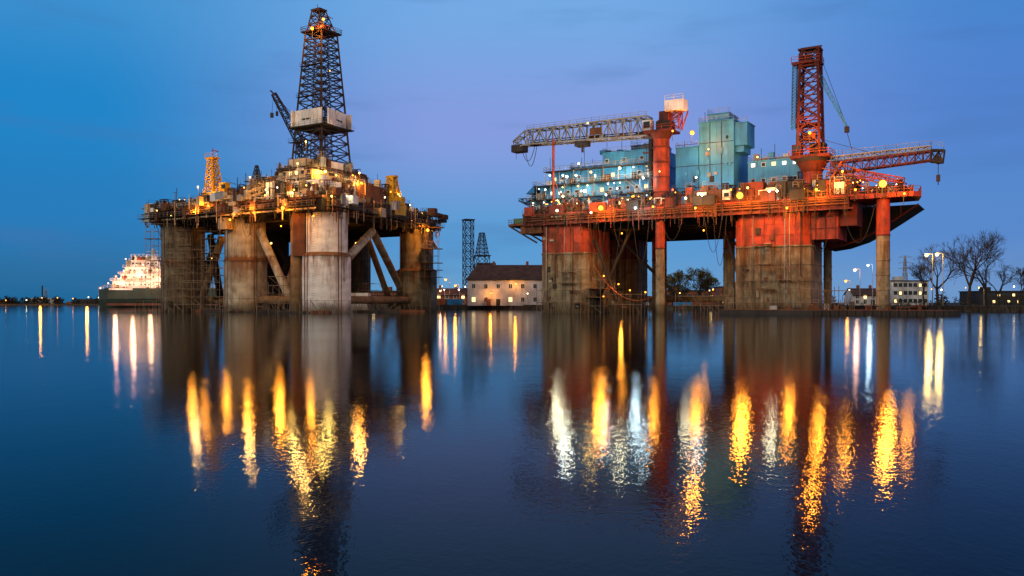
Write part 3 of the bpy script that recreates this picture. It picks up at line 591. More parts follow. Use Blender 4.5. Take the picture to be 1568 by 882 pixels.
b.beam(p3(pc-f1*20,41.6),p3(pc-f1*20,36),.08,'dark')
b.build('gantry_boom_crane',rigR)
b=B()
cc=pr(67.6,5.5)
b.cone(p3(cc,DT),p3(cc,30.5),2.1,2.1,'red',24); b.cone(p3(cc,30.5),p3(cc,32.6),2.1,3.2,'red2',24); b.cone(p3(cc,27.5),p3(cc,27.9),2.4,2.4,'red2',24)
b.cone(p3(cc,32.6),p3(cc,33.4),3.4,3.4,'dark',24); b.box(cc,f1,8.2,6,33.4,34.0,'red2'); b.rail([p3(cc-f1*4.1-f2*3,34),p3(cc+f1*4.1-f2*3,34),p3(cc+f1*4.1+f2*3,34)],'red',r=.08)
b.box(cc+f1*1.2,f1,3.2,3.0,34,36.6,'dark'); b.box(cc-f1*2.8-f2*1.4,f1,2,2,34,36.4,'red2'); b.box(cc-f1*2.8-f2*2.45,f1,1.6,.08,34.8,36.1,'glass'); 
tb=cc-f1*.4
b.lattice(p3(tb,34),4.6,p3(tb,56.0),3.6,8,f1,.32,'red2',.17); b.box(tb,f1,5.0,4.2,40.6,40.9,'red2'); b.rail([p3(tb-f1*2.5-f2*2.2,40.9),p3(tb+f1*2.5-f2*2.2,40.9)],'red',r=.07)
b.box(tb-f1*.6,f1,5.8,4.6,53.8,54.2,'red2'); b.rail([p3(tb-f1*3.5-f2*2.3,54.2),p3(tb+f1*2.3-f2*2.3,54.2),p3(tb+f1*2.3+f2*2.3,54.2)],'red',r=.08)
b.lattice(p3(tb+f1*.3,54.2),3.4,p3(tb+f1*.3,56.8),3.4,1,f1,.2,'red2'); b.box(tb,f1,4.6,3.4,56.8,57.1,'red2'); b.cone(p3(tb-f1*.5-f2*1,54.9),p3(tb-f1*.5+f2*1,54.9),1.0,1.0,'dark',12); b.box(tb+f1*.2,f1,4.4,.5,57.4,57.6,'red2')
for s_ in(-1,1): b.beam(p3(tb+f1*s_*2,57.1),p3(tb+f1*s_*2,57.5),.12,'red2')
b.lattice(p3(tb-f1*3.3-f2*1,40),.9,p3(tb-f1*3.0-f2*1,54),.9,20,f1,.06,'blue',.05)
b.box(tb-f2*.4,f1,2.6,1.6,37.4,38.8,'orange')
h0=p3(tb+f1*2,51.0);h1=p3(cc+f1*7.0,39.6)
b.truss(h0,h1,.5,1.0,.5,.3,12,.1,'blue',.06); b.box((cc+f1*7.0),f1,.9,.8,38.4,39.6,'dark'); b.beam(p3(cc+f1*7.0,38.6),p3(cc+f1*8.0,34.6),.08,'dark'); b.beam(p3(tb+f1*2,55.5),h1,.06,'dark')
q0=p3(cc+f1*4,31.0); q1=p3(cc+f1*23.0,32.0); q2=p3(cc+f1*25.3,31.7)
b.truss(q0,q1,2.8,2.2,2.2,1.8,13,.2,'red2',.12); b.truss(q1,q2,2.2,2.2,1.5,2.4,2,.22,'dark',.15)
b.truss(q0+Vector((0,0,2.0)),q1+Vector((0,0,1.6)),1.8,.9,1.6,.8,16,.12,'grey',.08)
b.rail([q0+Vector((0,0,2.6)),q1+Vector((0,0,2.0)),q2+Vector((0,0,1.6))],'grey',r=.06)
b.beam(p3(cc+f1*2,37.4),q0.lerp(q1,.5)+Vector((0,0,1.5)),.06,'dark'); 
t_=q2-p3(f1,0)*1.0; b.cone(t_-p3(f2,0)*.8-Vector((0,0,.6)),t_+p3(f2,0)*.8-Vector((0,0,.6)),.8,.8,'dark',12); b.beam(t_,t_-Vector((0,0,4)),.07,'dark'); b.box((t_.x,t_.y),f1,.7,.6,t_.z-4.9,t_.z-3.6,'dark')
b.beam(t_-Vector((0,0,4.8)),t_-Vector((0,0,5.6)),.1,'dark')
b.truss(p3(cc+f1*3,29.5),p3(cc+f1*11,27.2),1.6,1.6,1.2,1.2,5,.16,'orange')
b.build('lattice_tower_crane',rigR)
b=B()
RT=[(1133,299,184,'o',4500,.85),(1145,287,186,'y',300,.3),(1119,290,187,'o',300,.28),(920,318,202,'o',3200,.7),(1352,281,166,'o',4500,.85),(1060,203,192,'o',2400,.55),(1010,262,195,'y',300,.2),(853,322,206,'w',900,.36),(905,325,203,'w',400,.3),(973,318,198,'c',900,.34),(945,288,203,'c',300,.28),(868,270,209,'w',900,.36),(882,268,208,'w',300,.32),(905,263,207,'y',600,.3),(886,250,208,'c',300,.28),(949,257,206,'w',900,.36),(985,272,202,'c',600,.32),(862,300,208,'w',600,.3),(928,298,204,'c',500,.28),(842,268,212,'c',300,.27),(835,290,212,'c',300,.27),(890,292,206,'c',300,.28),(1050,303,190,'w',600,.32),(1075,298,189,'w',300,.32),(1178,292,181,'w',700,.32),(1190,292,181,'w',300,.3),(1240,203,181,'o',1700,.36),(1290,262,176,'o',900,.3),(1310,290,172,'o',300,.28),(1250,290,178,'o',1700,.36),(1205,318,179,'o',1300,.3),(1385,296,163,'o',600,.26),(900,188,207,'y',400,.25),(1085,228,190,'y',250,.18),(1030,200,194,'o',300,.25),(1030,290,193,'r',300,.24),(1160,240,188,'y',300,.22),(1065,318,189,'o',1300,.3),(970,300,199,'o',300,.26),(1000,316,194,'o',900,.28)]
for u,v,d,c,P,r in RT: lamp(b,rigR,at(u,v,d-1.5),c,P,r)
for i in range(90):
    q=pr(U(0,86),U(-.8,4)); b.sphere(p3(q,DT+U(.3,3)),U(.09,.16),EM[random.choice('ooowyo')],6,4)
for k,m in((22,8),(42,10),(72,10)):
    q=p3(pr(k,m),19.5); b.sphere(q,.2,EM['o'],6,4); light('underdeck_lamp',q-Vector((0,.7,.5)),EC['o'],300,rigR,.3)
for k,m,z in((22,6,7),(25,6,5.5),(29,6,5),(19,4,9),(18.5,5,4)):
    b.sphere(p3(pr(k,m),z),.2,EM['o'],6,4)
light('work_lamp',p3(pr(24,3),7),EC['o'],900,rigR,.3)
for k,z in((12,33),(45,30)):
    q=p3(pr(k,-4),z); b.sphere(q,.22,EM['c'],8,5); b.beam(q,p3(pr(k,0),DT),.08,'dark'); light('wall_wash_light',q+p3(f2,0)*.8,(.75,.93,1),900,rigR,.25)
b.build('floodlights',rigR)

bg=empty('work_barge',(70,166,0)); b=B()
b.prism([(44,181),(60,171),(83,162.5),(86,163.5),(84,170),(66,179),(48,189)],-.8,.95,'dark'); b.prism([(44.3,181),(60,171.3),(82.8,162.8),(85.6,163.6),(83.6,169.7),(66,178.6),(48.2,188.6)],.95,1.05,'rusty')
for i in range(16): x=60+22*i/15; y=171-8*i/15; b.cone((x,y-.25,-.3),(x,y-.25,.9),.35,.35,'dark',8)
for i in range(14): 
    x=U(55,82); clutter(b,(x,176-(x-55)*.32+U(0,3)),(1,-.3),1.05,U(.4,1.0),U(.8,2),['dark','rusty','dark'])
b.build('pontoon',bg)

# ================================================================= LAND, WATER
b=B()
land=[(-60,352),(-30,338),(40,322),(88,262),(120,236),(170,228),(260,232),(600,260),(6000,500),(6000,7000),(-7000,7000),(-7000,900),(-420,830),(-330,760),(-250,560),(-100,520),(-80,420)]
b.add([(x,y,1.3) for x,y in land],[tuple(range(len(land)))],'ground')
g=b.build('ground')
b=B()
for (x0,y0),(x1,y1) in zip(land[:9],land[1:9]): b.add([(x0,y0,-3),(x1,y1,-3),(x1,y1,1.5),(x0,y0,1.5)],[(0,1,2,3)],'quay'); b.beam((x0,y0,1.5),(x1,y1,1.5),.25,'quay')
for a,c in zip(land[9:],land[10:]+land[:1]): b.add([(*a,-3),(*c,-3),(*c,1.3),(*a,1.3)],[(0,1,2,3)],'quay')
for i in range(500):
    j=random.randrange(7); t=R(); x=land[j][0]+(land[j+1][0]-land[j][0])*t; y=land[j][1]+(land[j+1][1]-land[j][1])*t
    if x>280: continue
    b.cone((x,y-.6,-.5),(x+U(-.3,.3),y-.4,U(.3,1.6)),U(.4,1.2),U(.1,.5),random.choice(['quay','dark','ground']),5)
b.build('quay_wall')
m,nt=newmat('harbour_water'); L=nt.links.new
out=N(nt,'ShaderNodeOutputMaterial'); mixs=N(nt,'ShaderNodeMixShader'); dif=N(nt,'ShaderNodeBsdfDiffuse'); gl=N(nt,'ShaderNodeBsdfGlossy'); fr=N(nt,'ShaderNodeFresnel'); fr.inputs[0].default_value=1.11
dif.inputs[0].default_value=(.0015,.0025,.004,1); gl.inputs['Roughness'].default_value=.035; gl.inputs[0].default_value=(.88,.95,1,1)
L(fr.outputs[0],mixs.inputs[0]);L(dif.outputs[0],mixs.inputs[1]);L(gl.outputs[0],mixs.inputs[2]);L(mixs.outputs[0],out.inputs[0])
geo=N(nt,'ShaderNodeNewGeometry')
def nz(sc,sx,sy,det,w,rot=.2):
    mp=N(nt,'ShaderNodeMapping'); L(geo.outputs['Position'],mp.inputs[0]); mp.inputs['Scale'].default_value=(sx,sy,1); mp.inputs['Rotation'].default_value=(0,0,rot)
    n=N(nt,'ShaderNodeTexNoise'); n.inputs['Scale'].default_value=sc; n.inputs['Detail'].default_value=det; L(mp.outputs[0],n.inputs['Vector'])
    mu=N(nt,'ShaderNodeMath',operation='MULTIPLY'); L(n.outputs[0],mu.inputs[0]); mu.inputs[1].default_value=w; return mu.outputs[0]
pa=N(nt,'ShaderNodeTexNoise'); pa.inputs['Scale'].default_value=.05; pa.inputs['Detail'].default_value=3; L(geo.outputs['Position'],pa.inputs['Vector'])
pr_=N(nt,'ShaderNodeMapRange'); L(pa.outputs[0],pr_.inputs[0]); pr_.inputs[1].default_value=.38;pr_.inputs[2].default_value=.62;pr_.inputs[3].default_value=.65;pr_.inputs[4].default_value=1.2
hs=[nz(6,1.5,.85,2,.0034,.15),nz(13,1.3,.9,2,.0017,-.35),nz(1.1,1.1,.7,2,.0050,.1),nz(28,1.2,1,1,.0006,.9)]
acc=hs[0]
for h_ in hs[1:]:
    s1=N(nt,'ShaderNodeMath',operation='ADD'); L(acc,s1.inputs[0]);L(h_,s1.inputs[1]); acc=s1.outputs[0]
s3=N(nt,'ShaderNodeMath',operation='MULTIPLY'); L(acc,s3.inputs[0]); L(pr_.outputs[0],s3.inputs[1])
bp=N(nt,'ShaderNodeBump'); bp.inputs['Strength'].default_value=1; bp.inputs['Distance'].default_value=1.0; L(s3.outputs[0],bp.inputs['Height'])
L(bp.outputs[0],gl.inputs['Normal']); L(bp.outputs[0],fr.inputs['Normal'])
M['water']=m
b=B(); b.add([(-7000,-3000,0),(7000,-3000,0),(7000,7000,0),(-7000,7000,0)],[(0,1,2,3)],'water'); b.build('water')

# ================================================================= SHIP
ship=empty('cargo_ship',(-165,450,0)); b=B()
D=450
st=[(-217,6.5,2.0),(-215,9,6),(-209,10.2,9),(-190,10.0,10),(-150,9.8,10),(-125,11,9),(-112,13,4),(-106,15,.3)]
vs=[]
for x,z,w in st:
    vs+=[(x+ (2 if x<-215 else 0),D-w*.7,-2),(x,D-w,z*.45),(x,D-w,z),(x,D+w,z),(x,D+w,z*.45),(x,D+w*.7,-2)]
fs=[]
for i in range(len(st)-1):
    for j in range(5): fs.append((i*6+j,(i+1)*6+j,(i+1)*6+j+1,i*6+j+1))
b.add(vs,fs,'hull'); b.add(vs,[(0,1,2,3,4,5)],'hull')
b.rail([(x,D-w,z) for x,z,w in st],'white',h=1.6,step=3,r=.16)
b.box((-160,D-9.4),(1,0),96,.6,9.0,10.0,'white'); b.box((-163,D-10.1),(1,0),92,.3,1,2.2,'hullr')
tiers=[(-194,26,16,10,14),(-192,22,15,14,17.5),(-191.5,19,14,17.5,21),(-190.5,15,13,21,24.5),(-190,13,15,24.5,26.5)]
for x,l,w,z0,z1 in tiers:
    b.box((x,D),(1,0),l,w,z0,z1-.2,'white'); b.box((x,D),(1,0),l+1.6,w+1.6,z1-.2,z1,'white'); b.rail([(x-l/2-.8,D-w/2-.8,z1),(x+l/2+.8,D-w/2-.8,z1)],'white',r=.1)
    for i in range(int(l/2)): b.box((x-l/2+1+i*2,D-w/2-.05),(1,0),.8,.12,z0+1.5,z0+2.3,'litwin' if R()<.3 else 'glass')
    for i in range(8): b.box((x+U(-l/2,l/2),D-w/2-.6),(1,0),U(.6,2.4),.8,z0,z0+U(.8,2.2),random.choice(['white','cream','grey','orange','rusty']))
b.box((-200,D),(1,0),5,5,17.5,24.5,'cream'); b.cone((-200,D,24.5),(-200,D,27),1,.8,'dark',10)
b.lattice((-189,D,26.5),2,(-189,D,31),1,3,(1,0),.18,'white'); b.beam((-193,D,29.5),(-186,D,29.5),.15,'white')
b.lattice((-209,D,10),1.6,(-209,D,17),1,4,(1,0),.15,'white'); b.cone((-206,D-4,13),(-200,D-8,15.5),1.2,1.2,'orange',10)
for x in(-175,-160,-140): b.cone((x,D,10),(x,D,24),.6,.5,'cream',10); b.beam((x,D,22),(x+13,D-2,20),.35,'cream')
b.build('hull_and_superstructure',ship); b=B()
for x,z in((-208,12.5),(-204,16),(-200,19),(-196,13),(-192,16.4),(-190,22),(-186,13),(-199,25),(-212,10),(-188,19),(-183,12)): 
    b.sphere((x,D-10.4,z),.35,EM['p'],8,5)
for x,z,P in((-203,15,4200),(-194,18,4200),(-185,14,4200)): light('ship_deck_lamp',(x,D-13,z),EC['p'],P,ship,.9)
b.build('deck_lamps',ship)

# ================================================================= BUILDINGS
def gable_house(name,x0,x1,y0,y1,zb,ze,zr,wallm='plaster',roofm='roof',hip=0,lit=.2,win=(1.3,1.7),storeys=2,pitch=3.2):
    e=empty(name,((x0+x1)/2,(y0+y1)/2,zb)); b=B()
    b.box(((x0+x1)/2,(y0+y1)/2),(1,0),x1-x0,y1-y0,zb,ze,wallm)
    if not hip:
        ym=(y0+y1)/2
        for x in (x0+.01,x1-.01): b.add([(x,y0,ze),(x,y1,ze),(x,ym,zr-.15)],[(0,1,2)],wallm)
    b.build('walls',e); b=B(); o=.6; ym=(y0+y1)/2
    vs=[(x0-o,y0-o,ze-.1),(x1+o,y0-o,ze-.1),(x1+o-hip,ym,zr),(x0-o+hip,ym,zr),(x0-o,y1+o,ze-.1),(x1+o,y1+o,ze-.1)]
    b.add(vs,[(0,1,2,3),(5,4,3,2)]+([(4,0,3),(1,5,2)] if hip else []),roofm)
    b.box(((x0+x1)/2,y0-o+.05),(1,0),x1-x0+2*o,.2,ze-.45,ze-.12,'dark')
    for x in(x0+(x1-x0)*.3,x0+(x1-x0)*.7): b.box((x,ym+.5),(1,0),1,1,zr-1,zr+1.4,'brick')
    b.build('roof',e); b=B()
    sh=(ze-zb)/storeys
    for s_ in range(storeys):
        n=int((x1-x0)/pitch)
        for i in range(n):
            x=x0+(x1-x0)*(i+.5)/n; z=zb+s_*sh+sh*.3
            if s_==0 and i%4==2: b.box((x,y0-.04),(1,0),1.6,.12,zb+.05,zb+2.6,'dark'); continue
            b.box((x,y0-.03),(1,0),win[0]+.3,.1,z-.15,z+win[1]+.15,'white'); b.box((x,y0-.1),(1,0),win[0],.08,z,z+win[1],'litwin' if R()<lit else 'glass'); b.box((x,y0-.15),(1,0),.08,.06,z,z+win[1],'white')
    b.build('windows_and_doors',e); return e
w=gable_house('quayside_warehouse',-17.2,16,330,344,1.3,11.6,17.4,hip=4,lit=.15,pitch=4.2)
b=B()
b.box((-9,328.5),(1,0),1.6,2,1.3,4,'brick')
lamp(b,w,(1.5,328.6,9.8),'o',500,.35); lamp(b,w,(-8,328.6,6.2),'o',500,.28); lamp(b,w,(6,328.6,6),'w',400,.25)
b.build('wall_lamps',w)
def flat_building(name,x0,x1,y0,y1,z1,mat,st=3,lit=.15,roof='dark'):
    e=empty(name,((x0+x1)/2,y0,1.3)); b=B(); b.box(((x0+x1)/2,(y0+y1)/2),(1,0),x1-x0,y1-y0,1.3,z1,mat); b.box(((x0+x1)/2,(y0+y1)/2),(1,0),x1-x0+.8,y1-y0+.8,z1,z1+.5,roof); b.box((x0+(x1-x0)*.3,(y0+y1)/2),(1,0),4,4,z1+.5,z1+2.5,mat); b.build('walls',e)
    b=B(); sh=(z1-1.3)/st
    for s_ in range(st):
        z=1.3+s_*sh+sh*.3; b.box(((x0+x1)/2,y0-.04),(1,0),x1-x0-1,.14,z,z+sh*.48,'glass')
        n=int((x1-x0)/2.4)
        for i in range(n+1): b.box((x0+.5+(x1-x0-1)*i/n,y0-.1),(1,0),.5,.12,z,z+sh*.48,mat)
        for i in range(n):
            if R()<lit: b.box((x0+.5+(x1-x0-1)*(i+.5)/n,y0-.13),(1,0),1.2,.05,z+.1,z+sh*.4,'litwin')
    b.build('windows',e); return e
flat_building('office_building',187,205,420,432,13,'plaster',3)
flat_building('factory_hall',236,262,430,450,8,'dark',2)
flat_building('shed',64,88,370,385,7.5,'brick',1,.3)
flat_building('shed',95,125,390,402,9.5,'brick',2,.25)
gable_house('brick_house',28,44,420,432,1.3,8,12,'brick',lit=.3); gable_house('brick_house',50,62,400,412,1.3,7,10.5,'cream',lit=.3)
gable_house('brick_house',128,142,400,412,1.3,6.5,10,'brick',lit=.3); gable_house('brick_house',152,166,380,390,1.3,6,9,'plaster',lit=.4); gable_house('brick_house',225,238,330,340,1.3,5.5,8.5,'plaster',lit=.3)
flat_building('workshop',-62,-40,372,386,7,'brick',1,.3); gable_house('workshop_hall',-38,-20,380,392,1.3,6,9,'brick',lit=.35)
flat_building('low_store',205,232,300,308,4.5,'green',1,.1)
def container(x,y,mat,z=1.3,n='shipping_container'):
    e=empty(n,(x,y,z)); b=B(); b.box((x,y),(1,0),6,2.4,z,z+2.6,mat)
    for i in range(14): b.box((x-2.8+i*.43,y-1.24),(1,0),.14,.08,z+.2,z+2.4,mat)
    for i in(-3,3):
        for zz in(z,z+2.45): b.box((x+i,y-1.2),(1,0),.2,.2,zz,zz+.16,'dark')
    b.build('body',e)
for x,y,mt in((-30,345,'orange'),(-23,344,'blue'),(-44,350,'red'),(-37,350,'grey'),(20,331,'red'),(26,330,'white'),(60,300,'blue'),(-50,356,'green'),(150,240,'dark'),(176,246,'rusty'),(205,252,'dark')): container(x,y,mt)
def car(x,y,mat,name='parked_car'):
    e=empty(name,(x,y,1.3)); b=B(); z=1.3
    prof=[(-2.1,.35),(2.1,.35),(2.15,.8),(1.2,.95),(.6,1.45),(-1.1,1.45),(-1.8,.95),(-2.15,.85)]
    n=len(prof); vs=[(x+p[0],y-.85,z+p[1]) for p in prof]+[(x+p[0],y+.85,z+p[1]) for p in prof]
    b.add(vs,[(i,(i+1)%n,n+(i+1)%n,n+i) for i in range(n)]+[tuple(range(n)),tuple(range(n,2*n))[::-1]],mat); b.build('body',e)
    b=B()
    for sx in(-1.35,1.35): b.cone((x+sx,y-.92,z+.33),(x+sx,y+.92,z+.33),.33,.33,'dark',14)
    b.box((x-.3,y-.87),(1,0),1.6,.05,z+.98,z+1.35,'glass'); b.build('wheels_and_windows',e)
for x,y,mt in((186,262,'white'),(193,262,'dark'),(200,263,'red'),(214,266,'grey'),(170,258,'blue')): car(x,y,mt)
def tower(name,u,vt,d,w0,w1,mat='dark',plat=True):
    p=at(u,0,d); zt=at(0,vt,d).z; e=empty(name,(p.x,d,1.3)); b=B()
    b.lattice((p.x,d,1.3),w0,(p.x,d,zt),w1,int((zt-1)/(w0*.95))+1,(.9,.43),.24,mat,.15)
    if plat: b.box((p.x,d),(.9,.43),w1+1,w1+1,zt,zt+.5,mat)
    b.build('lattice',e); return e,p.x,zt
tower('jackup_leg',717,337,420,4.2,4.2,'dark'); 
e,x,zt=tower('drilling_tower',738,392,400,6,5.4,'dark'); b=B(); b.lattice((x,400,zt),5,(x,400,at(0,356,400).z),1.8,6,(.9,.43),.2,'dark'); b.box((x+2,400),(1,0),9,6,16,21,'dark'); b.build('upper_mast',e)
def pylon(u,vt,d):
    p=at(u,0,d);zt=at(0,vt,d).z; e=empty('power_pylon',(p.x,d,1.3)); b=B(); b.lattice((p.x,d,1.3),7,(p.x,d,zt),1.2,9,(1,0),.3,'grey',.18)
    for f_ in(.98,.86,.74): z=1.3+(zt-1.3)*f_; b.beam((p.x-7,d,z),(p.x+7,d,z),.3,'grey'); b.beam((p.x-7,d,z),(p.x,d,z+2),.2,'grey'); b.beam((p.x+7,d,z),(p.x,d,z+2),.2,'grey')
    b.build('lattice',e)
pylon(1386,392,900); pylon(1246,405,1000); pylon(70,443,1900)
def street_lamp(u,v,d,c='o',P=1500,r=.4):
    p=at(u,v,d); e=empty('street_lamp',(p.x,d,1.3)); b=B()
    b.cone((p.x+1.6,d,1.3),(p.x+1.6,d,p.z+.3),.16,.09,'grey',8); b.beam((p.x+1.6,d,p.z+.3),(p.x,d,p.z+.35),.08,'grey'); b.box((p.x-.2,d),(1,0),1.2,.5,p.z+.15,p.z+.4,'grey'); b.build('pole',e)
    b=B(); b.sphere(p-Vector((.2,0,.05)),r,EM[c]); b.build('lamp_globe',e); light('bulb',p+Vector((-.2,-1.2,-.4)),EC[c],P,e,r*1.3)
for u,v,d,c,P,r in((1420,390,262,'y',2500,.5),(1436,389,262,'y',2500,.5),(1310,413,300,'p',1500,.5),(1330,406,330,'c',1200,.4),(1296,430,330,'o',900,.4),(1360,432,330,'y',500,.3),(698,437,360,'o',1200,.4),(683,428,380,'o',1200,.4),(1160,432,330,'o',800,.35),(955,436,340,'o',800,.35),(1500,440,300,'y',200,.2),(675,445,350,'p',800,.35)):
    street_lamp(u,v,d,c,P,r)
# ================================================================= VEGETATION
def bare_tree(x,y,h,seed,name='bare_tree',lean=0,leafy=False):
    random.seed(seed); e=empty(name,(x,y,1.3)); b=B(); tips=[]
    def br(p,d,l,r,lv):
        n=2 if lv<3 else 1; q=p
        for i in range(n):
            dd=(d+Vector((U(-.16,.16),U(-.16,.16),U(-.02,.12)))).normalized(); q2=q+dd*l/n
            b.cone(q,q2,r*(1-.3*i/n),r*(1-.3*(i+1)/n),'bark' if lv<3 else 'twig',6 if lv<2 else 3,caps=False); q=q2;d=dd
        if lv>=6: tips.append(q); return
        for i in range(3):
            a=U(0,6.28); sp=U(.35,.85) if i or lv==0 else U(.05,.3)
            s_=d.cross(Vector((math.cos(a),math.sin(a),.1))).normalized()
            nd=(d*math.cos(sp)+s_*math.sin(sp)+Vector((0,0,.08))).normalized()
            br(q,nd,l*U(.64,.88),max(r*.56,.03),lv+1)
        if lv>=2 and R()<.5: 
            a=U(0,6.28); br(p.lerp(q,.5),(d+Vector((math.cos(a),math.sin(a),.2))).normalized(),l*.6,max(r*.4,.03),lv+2)
    br(Vector((x,y,1.0)),Vector((lean,0,1)).normalized(),h*.25,h*.024,0); b.build('trunk_and_branches',e)
    if leafy:
        b=B()
        for t in tips:
            if R()<.5: continue
            for j in range(3):
                c=t+Vector((U(-.6,.6),U(-.6,.6),U(-.6,.6))); s_=U(.15,.35); v1=Vector((U(-1,1),U(-1,1),U(-1,1))).normalized()*s_; v2=Vector((U(-1,1),U(-1,1),U(-1,1))).normalized()*s_
                b.add([c-v1,c+v2,c+v1,c-v2],[(0,1,2,3)],random.choice(['leaf','leaf','leaf','leafd']))
        b.build('foliage',e)
for u,vt,d,sd in((1437,358,270,3),(1484,342,262,5),(1512,358,285,8),(1530,395,300,11),(1562,395,262,14),(1415,395,300,17),(1590,390,270,20),(1240,418,330,26)):
    h=(HZ-vt)/F*d+1.2; p=at(u,0,d); bare_tree(p.x,d,h,sd)
for u,vt,d,sd in((1048,398,330,31),(1070,402,336,33),(1030,410,340,36),(1092,412,345,39)):
    p=at(u,0,d); bare_tree(p.x,d,(HZ-vt)/F*d,sd,'willow_tree',0,True)
random.seed(99)
def treeline(name,pts,h,dens,spread,mats,sc=1):
    b=B()
    for (x0,y0),(x1,y1) in zip(pts,pts[1:]):
        L_=math.hypot(x1-x0,y1-y0)
        clumps=[(U(0,1),U(.45,1)*h) for _ in range(max(3,int(L_/ (h*.45))))]
        for t,hh in clumps:
            cx=x0+(x1-x0)*t;cy=y0+(y1-y0)*t+U(0,spread); b.beam((cx,cy,1),(cx,cy,1+hh*.7),hh*.025,'bark')
            for i in range(int(dens*h)):
                a=U(0,6.28);rr=hh*.5*math.sqrt(R()); z=1.3+hh*U(.02,1)*(1-.35*(rr/(hh*.5))**2)
                c=Vector((cx+rr*math.cos(a),cy+rr*math.sin(a)*.6,z)); s_=hh*U(.04,.1)*sc
                v1=Vector((U(-1,1),U(-1,1),U(-1,1))).normalized()*s_; v2=Vector((U(-1,1),U(-1,1),U(-1,1))).normalized()*s_
                b.add([c-v1,c+v2,c+v1,c-v2],[(0,1,2,3)],random.choice(mats))
    b.build(name)
treeline('distant_treeline',[(-620,862),(-500,848),(-420,838),(-310,835)],9,10,12,['leafd','leafd','leafd','bark'],1.5)
treeline('distant_treeline',[(-60,520),(60,560),(160,520),(300,480),(420,440)],9,9,30,['leafd','leafd','leafd','bark'])
treeline('shrub_bank',[(-30,352),(40,350),(90,290),(125,262),(170,262),(260,262)],2.6,14,14,['leafd','leaf','leafd','twig'])
treeline('far_hedge',[(150,330),(220,310),(330,300)],4,12,10,['leafd','leafd','twig'])
b=B()
for i in range(16):
    x=U(-700,-380); w_=U(8,30); b.box((x,880),(1,0),w_,14,1.3,U(3,8),random.choice(['dark','grey','brick','dark']))
for x,h in((-480,20),(-620,14),(-400,12)): b.beam((x,872,1),(x,872,h),.7,'dark')
b.build('distant_industrial_skyline'); 
e=empty('harbour_light_string',(-450,830,5)); b=B()
for x in(-500,-470,-455,-440,-425,-490,-410,-400): 
    c_='w' if R()<.4 else 'o'; z=U(4,8); b.sphere((x,826,z),.45,EM[c_],8,5); b.beam((x,827,1),(x,827,z),.12,'dark')
for x in(-500,-455,-410): light('harbour_bulb',(x,823,7),EC['o'],4000,e,1.0)
for i in range(30):
    u=U(668,830) if R()<.5 else U(940,1560); d=U(325,420) if u<1000 else U(300,420); b.sphere(at(u,U(436,452),d),U(.15,.28),EM[random.choice('oyyw')],6,4)
b.build('lamps',e)

# ================================================================= WORLD
wd=bpy.data.worlds.new('World'); scene.world=wd; wd.use_nodes=True; nt=wd.node_tree; nt.nodes.clear(); L=nt.links.new
out=N(nt,'ShaderNodeOutputWorld'); add=N(nt,'ShaderNodeAddShader'); bg1=N(nt,'ShaderNodeBackground'); bg2=N(nt,'ShaderNodeBackground')
sky=N(nt,'ShaderNodeTexSky'); sky.sky_type='NISHITA'; sky.sun_disc=False; sky.sun_elevation=math.radians(3); sky.sun_rotation=math.radians(200)
L(sky.outputs[0],bg2.inputs[0]); bg2.inputs[1].default_value=.01
tc=N(nt,'ShaderNodeTexCoord'); sx=N(nt,'ShaderNodeSeparateXYZ'); L(tc.outputs['Generated'],sx.inputs[0])
def ramp(stops):
    r=N(nt,'ShaderNodeValToRGB'); r.color_ramp.interpolation='EASE'
    while len(r.color_ramp.elements)<len(stops): r.color_ramp.elements.new(.5)
    for el,(p,c) in zip(r.color_ramp.elements,stops): el.position=p; el.color=sr(*c)
    L(sx.outputs[2],r.inputs[0]); return r.outputs[0]
rl=ramp([(0,(14,102,152)),(.1,(0,118,186)),(.2,(2,128,198)),(.33,(56,142,206)),(.8,(30,70,140))])
rc=ramp([(0,(98,158,204)),(.07,(76,150,210)),(.2,(128,152,220)),(.33,(112,166,226)),(.8,(30,70,140))])
rr=ramp([(0,(106,150,202)),(.08,(74,130,202)),(.2,(72,124,204)),(.33,(62,128,204)),(.8,(30,66,138))])
def mrange(o,a,b_,):
    m_=N(nt,'ShaderNodeMapRange'); m_.interpolation_type='SMOOTHSTEP'; L(o,m_.inputs[0]); m_.inputs[1].default_value=a; m_.inputs[2].default_value=b_; return m_.outputs[0]
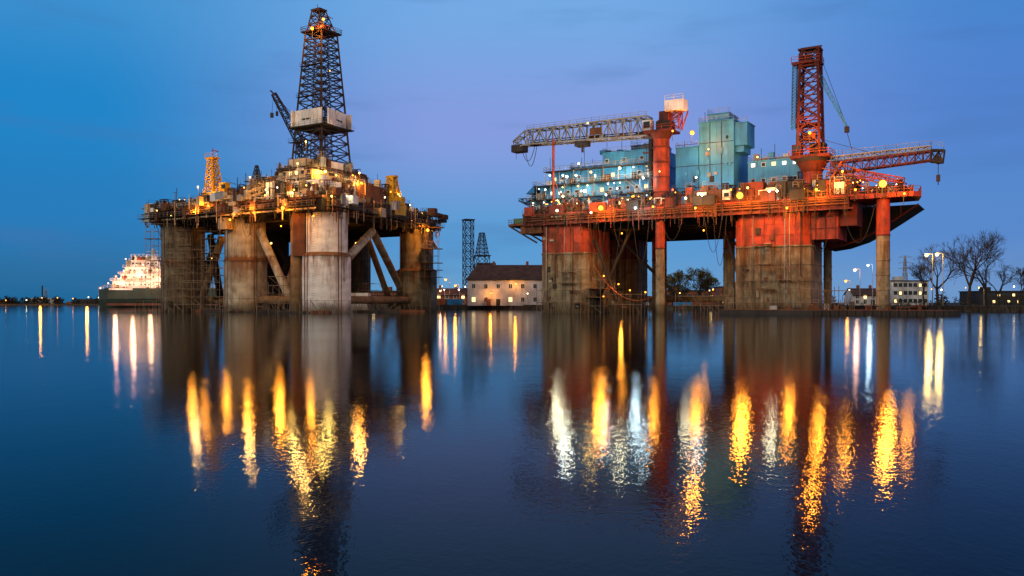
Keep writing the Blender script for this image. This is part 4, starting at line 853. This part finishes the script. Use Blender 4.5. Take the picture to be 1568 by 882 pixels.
def mixc(f,a,b_):
    m_=N(nt,'ShaderNodeMix',data_type='RGBA'); L(f,m_.inputs[0])
    L(a,m_.inputs[6]) if not isinstance(a,tuple) else setattr(m_.inputs[6],'default_value',a)
    L(b_,m_.inputs[7]) if not isinstance(b_,tuple) else setattr(m_.inputs[7],'default_value',b_)
    return m_.outputs[2]
c1_=mixc(mrange(sx.outputs[0],-.44,-.06),rl,rc); c2_=mixc(mrange(sx.outputs[0],.08,.5),c1_,rr)
mp=N(nt,'ShaderNodeMapping'); mp.inputs['Scale'].default_value=(2.2,2.2,12); mp.inputs['Location'].default_value=(.4,0,.3); L(tc.outputs['Generated'],mp.inputs[0]); cn=N(nt,'ShaderNodeTexNoise'); cn.inputs['Scale'].default_value=1.9; cn.inputs['Detail'].default_value=7; L(mp.outputs[0],cn.inputs['Vector'])
cm=mrange(cn.outputs[0],.52,.68); mm=N(nt,'ShaderNodeMath',operation='MULTIPLY'); L(cm,mm.inputs[0]); mm.inputs[1].default_value=.24
c3_=mixc(mm.outputs[0],c2_,sr(60,106,168))
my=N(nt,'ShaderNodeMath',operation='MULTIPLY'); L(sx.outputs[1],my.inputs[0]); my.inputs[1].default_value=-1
c4_=mixc(mrange(my.outputs[0],.1,.9),c3_,(.62,.50,.40,1))  # warm glow added to the unseen sky behind the camera, front fill for the rigs
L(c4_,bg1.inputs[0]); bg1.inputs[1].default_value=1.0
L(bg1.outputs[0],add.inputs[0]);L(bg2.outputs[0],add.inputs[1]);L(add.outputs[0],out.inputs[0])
sl=bpy.data.lights.new('sun','SUN'); sl.energy=1.0; sl.angle=math.radians(14); sl.color=(1,.84,.66)
so=bpy.data.objects.new('sun',sl); scene.collection.objects.link(so); so.rotation_euler=(math.radians(70),0,math.radians(-42))
cd=bpy.data.cameras.new('camera'); co=bpy.data.objects.new('camera',cd); scene.collection.objects.link(co); co.location=(0,0,CH); co.rotation_euler=(math.radians(90),0,0)
cd.lens=30.0; cd.sensor_width=36; cd.shift_y=.0143; cd.clip_end=20000; scene.camera=co
scene.view_settings.view_transform='Standard'; scene.view_settings.look='None'; scene.view_settings.exposure=0
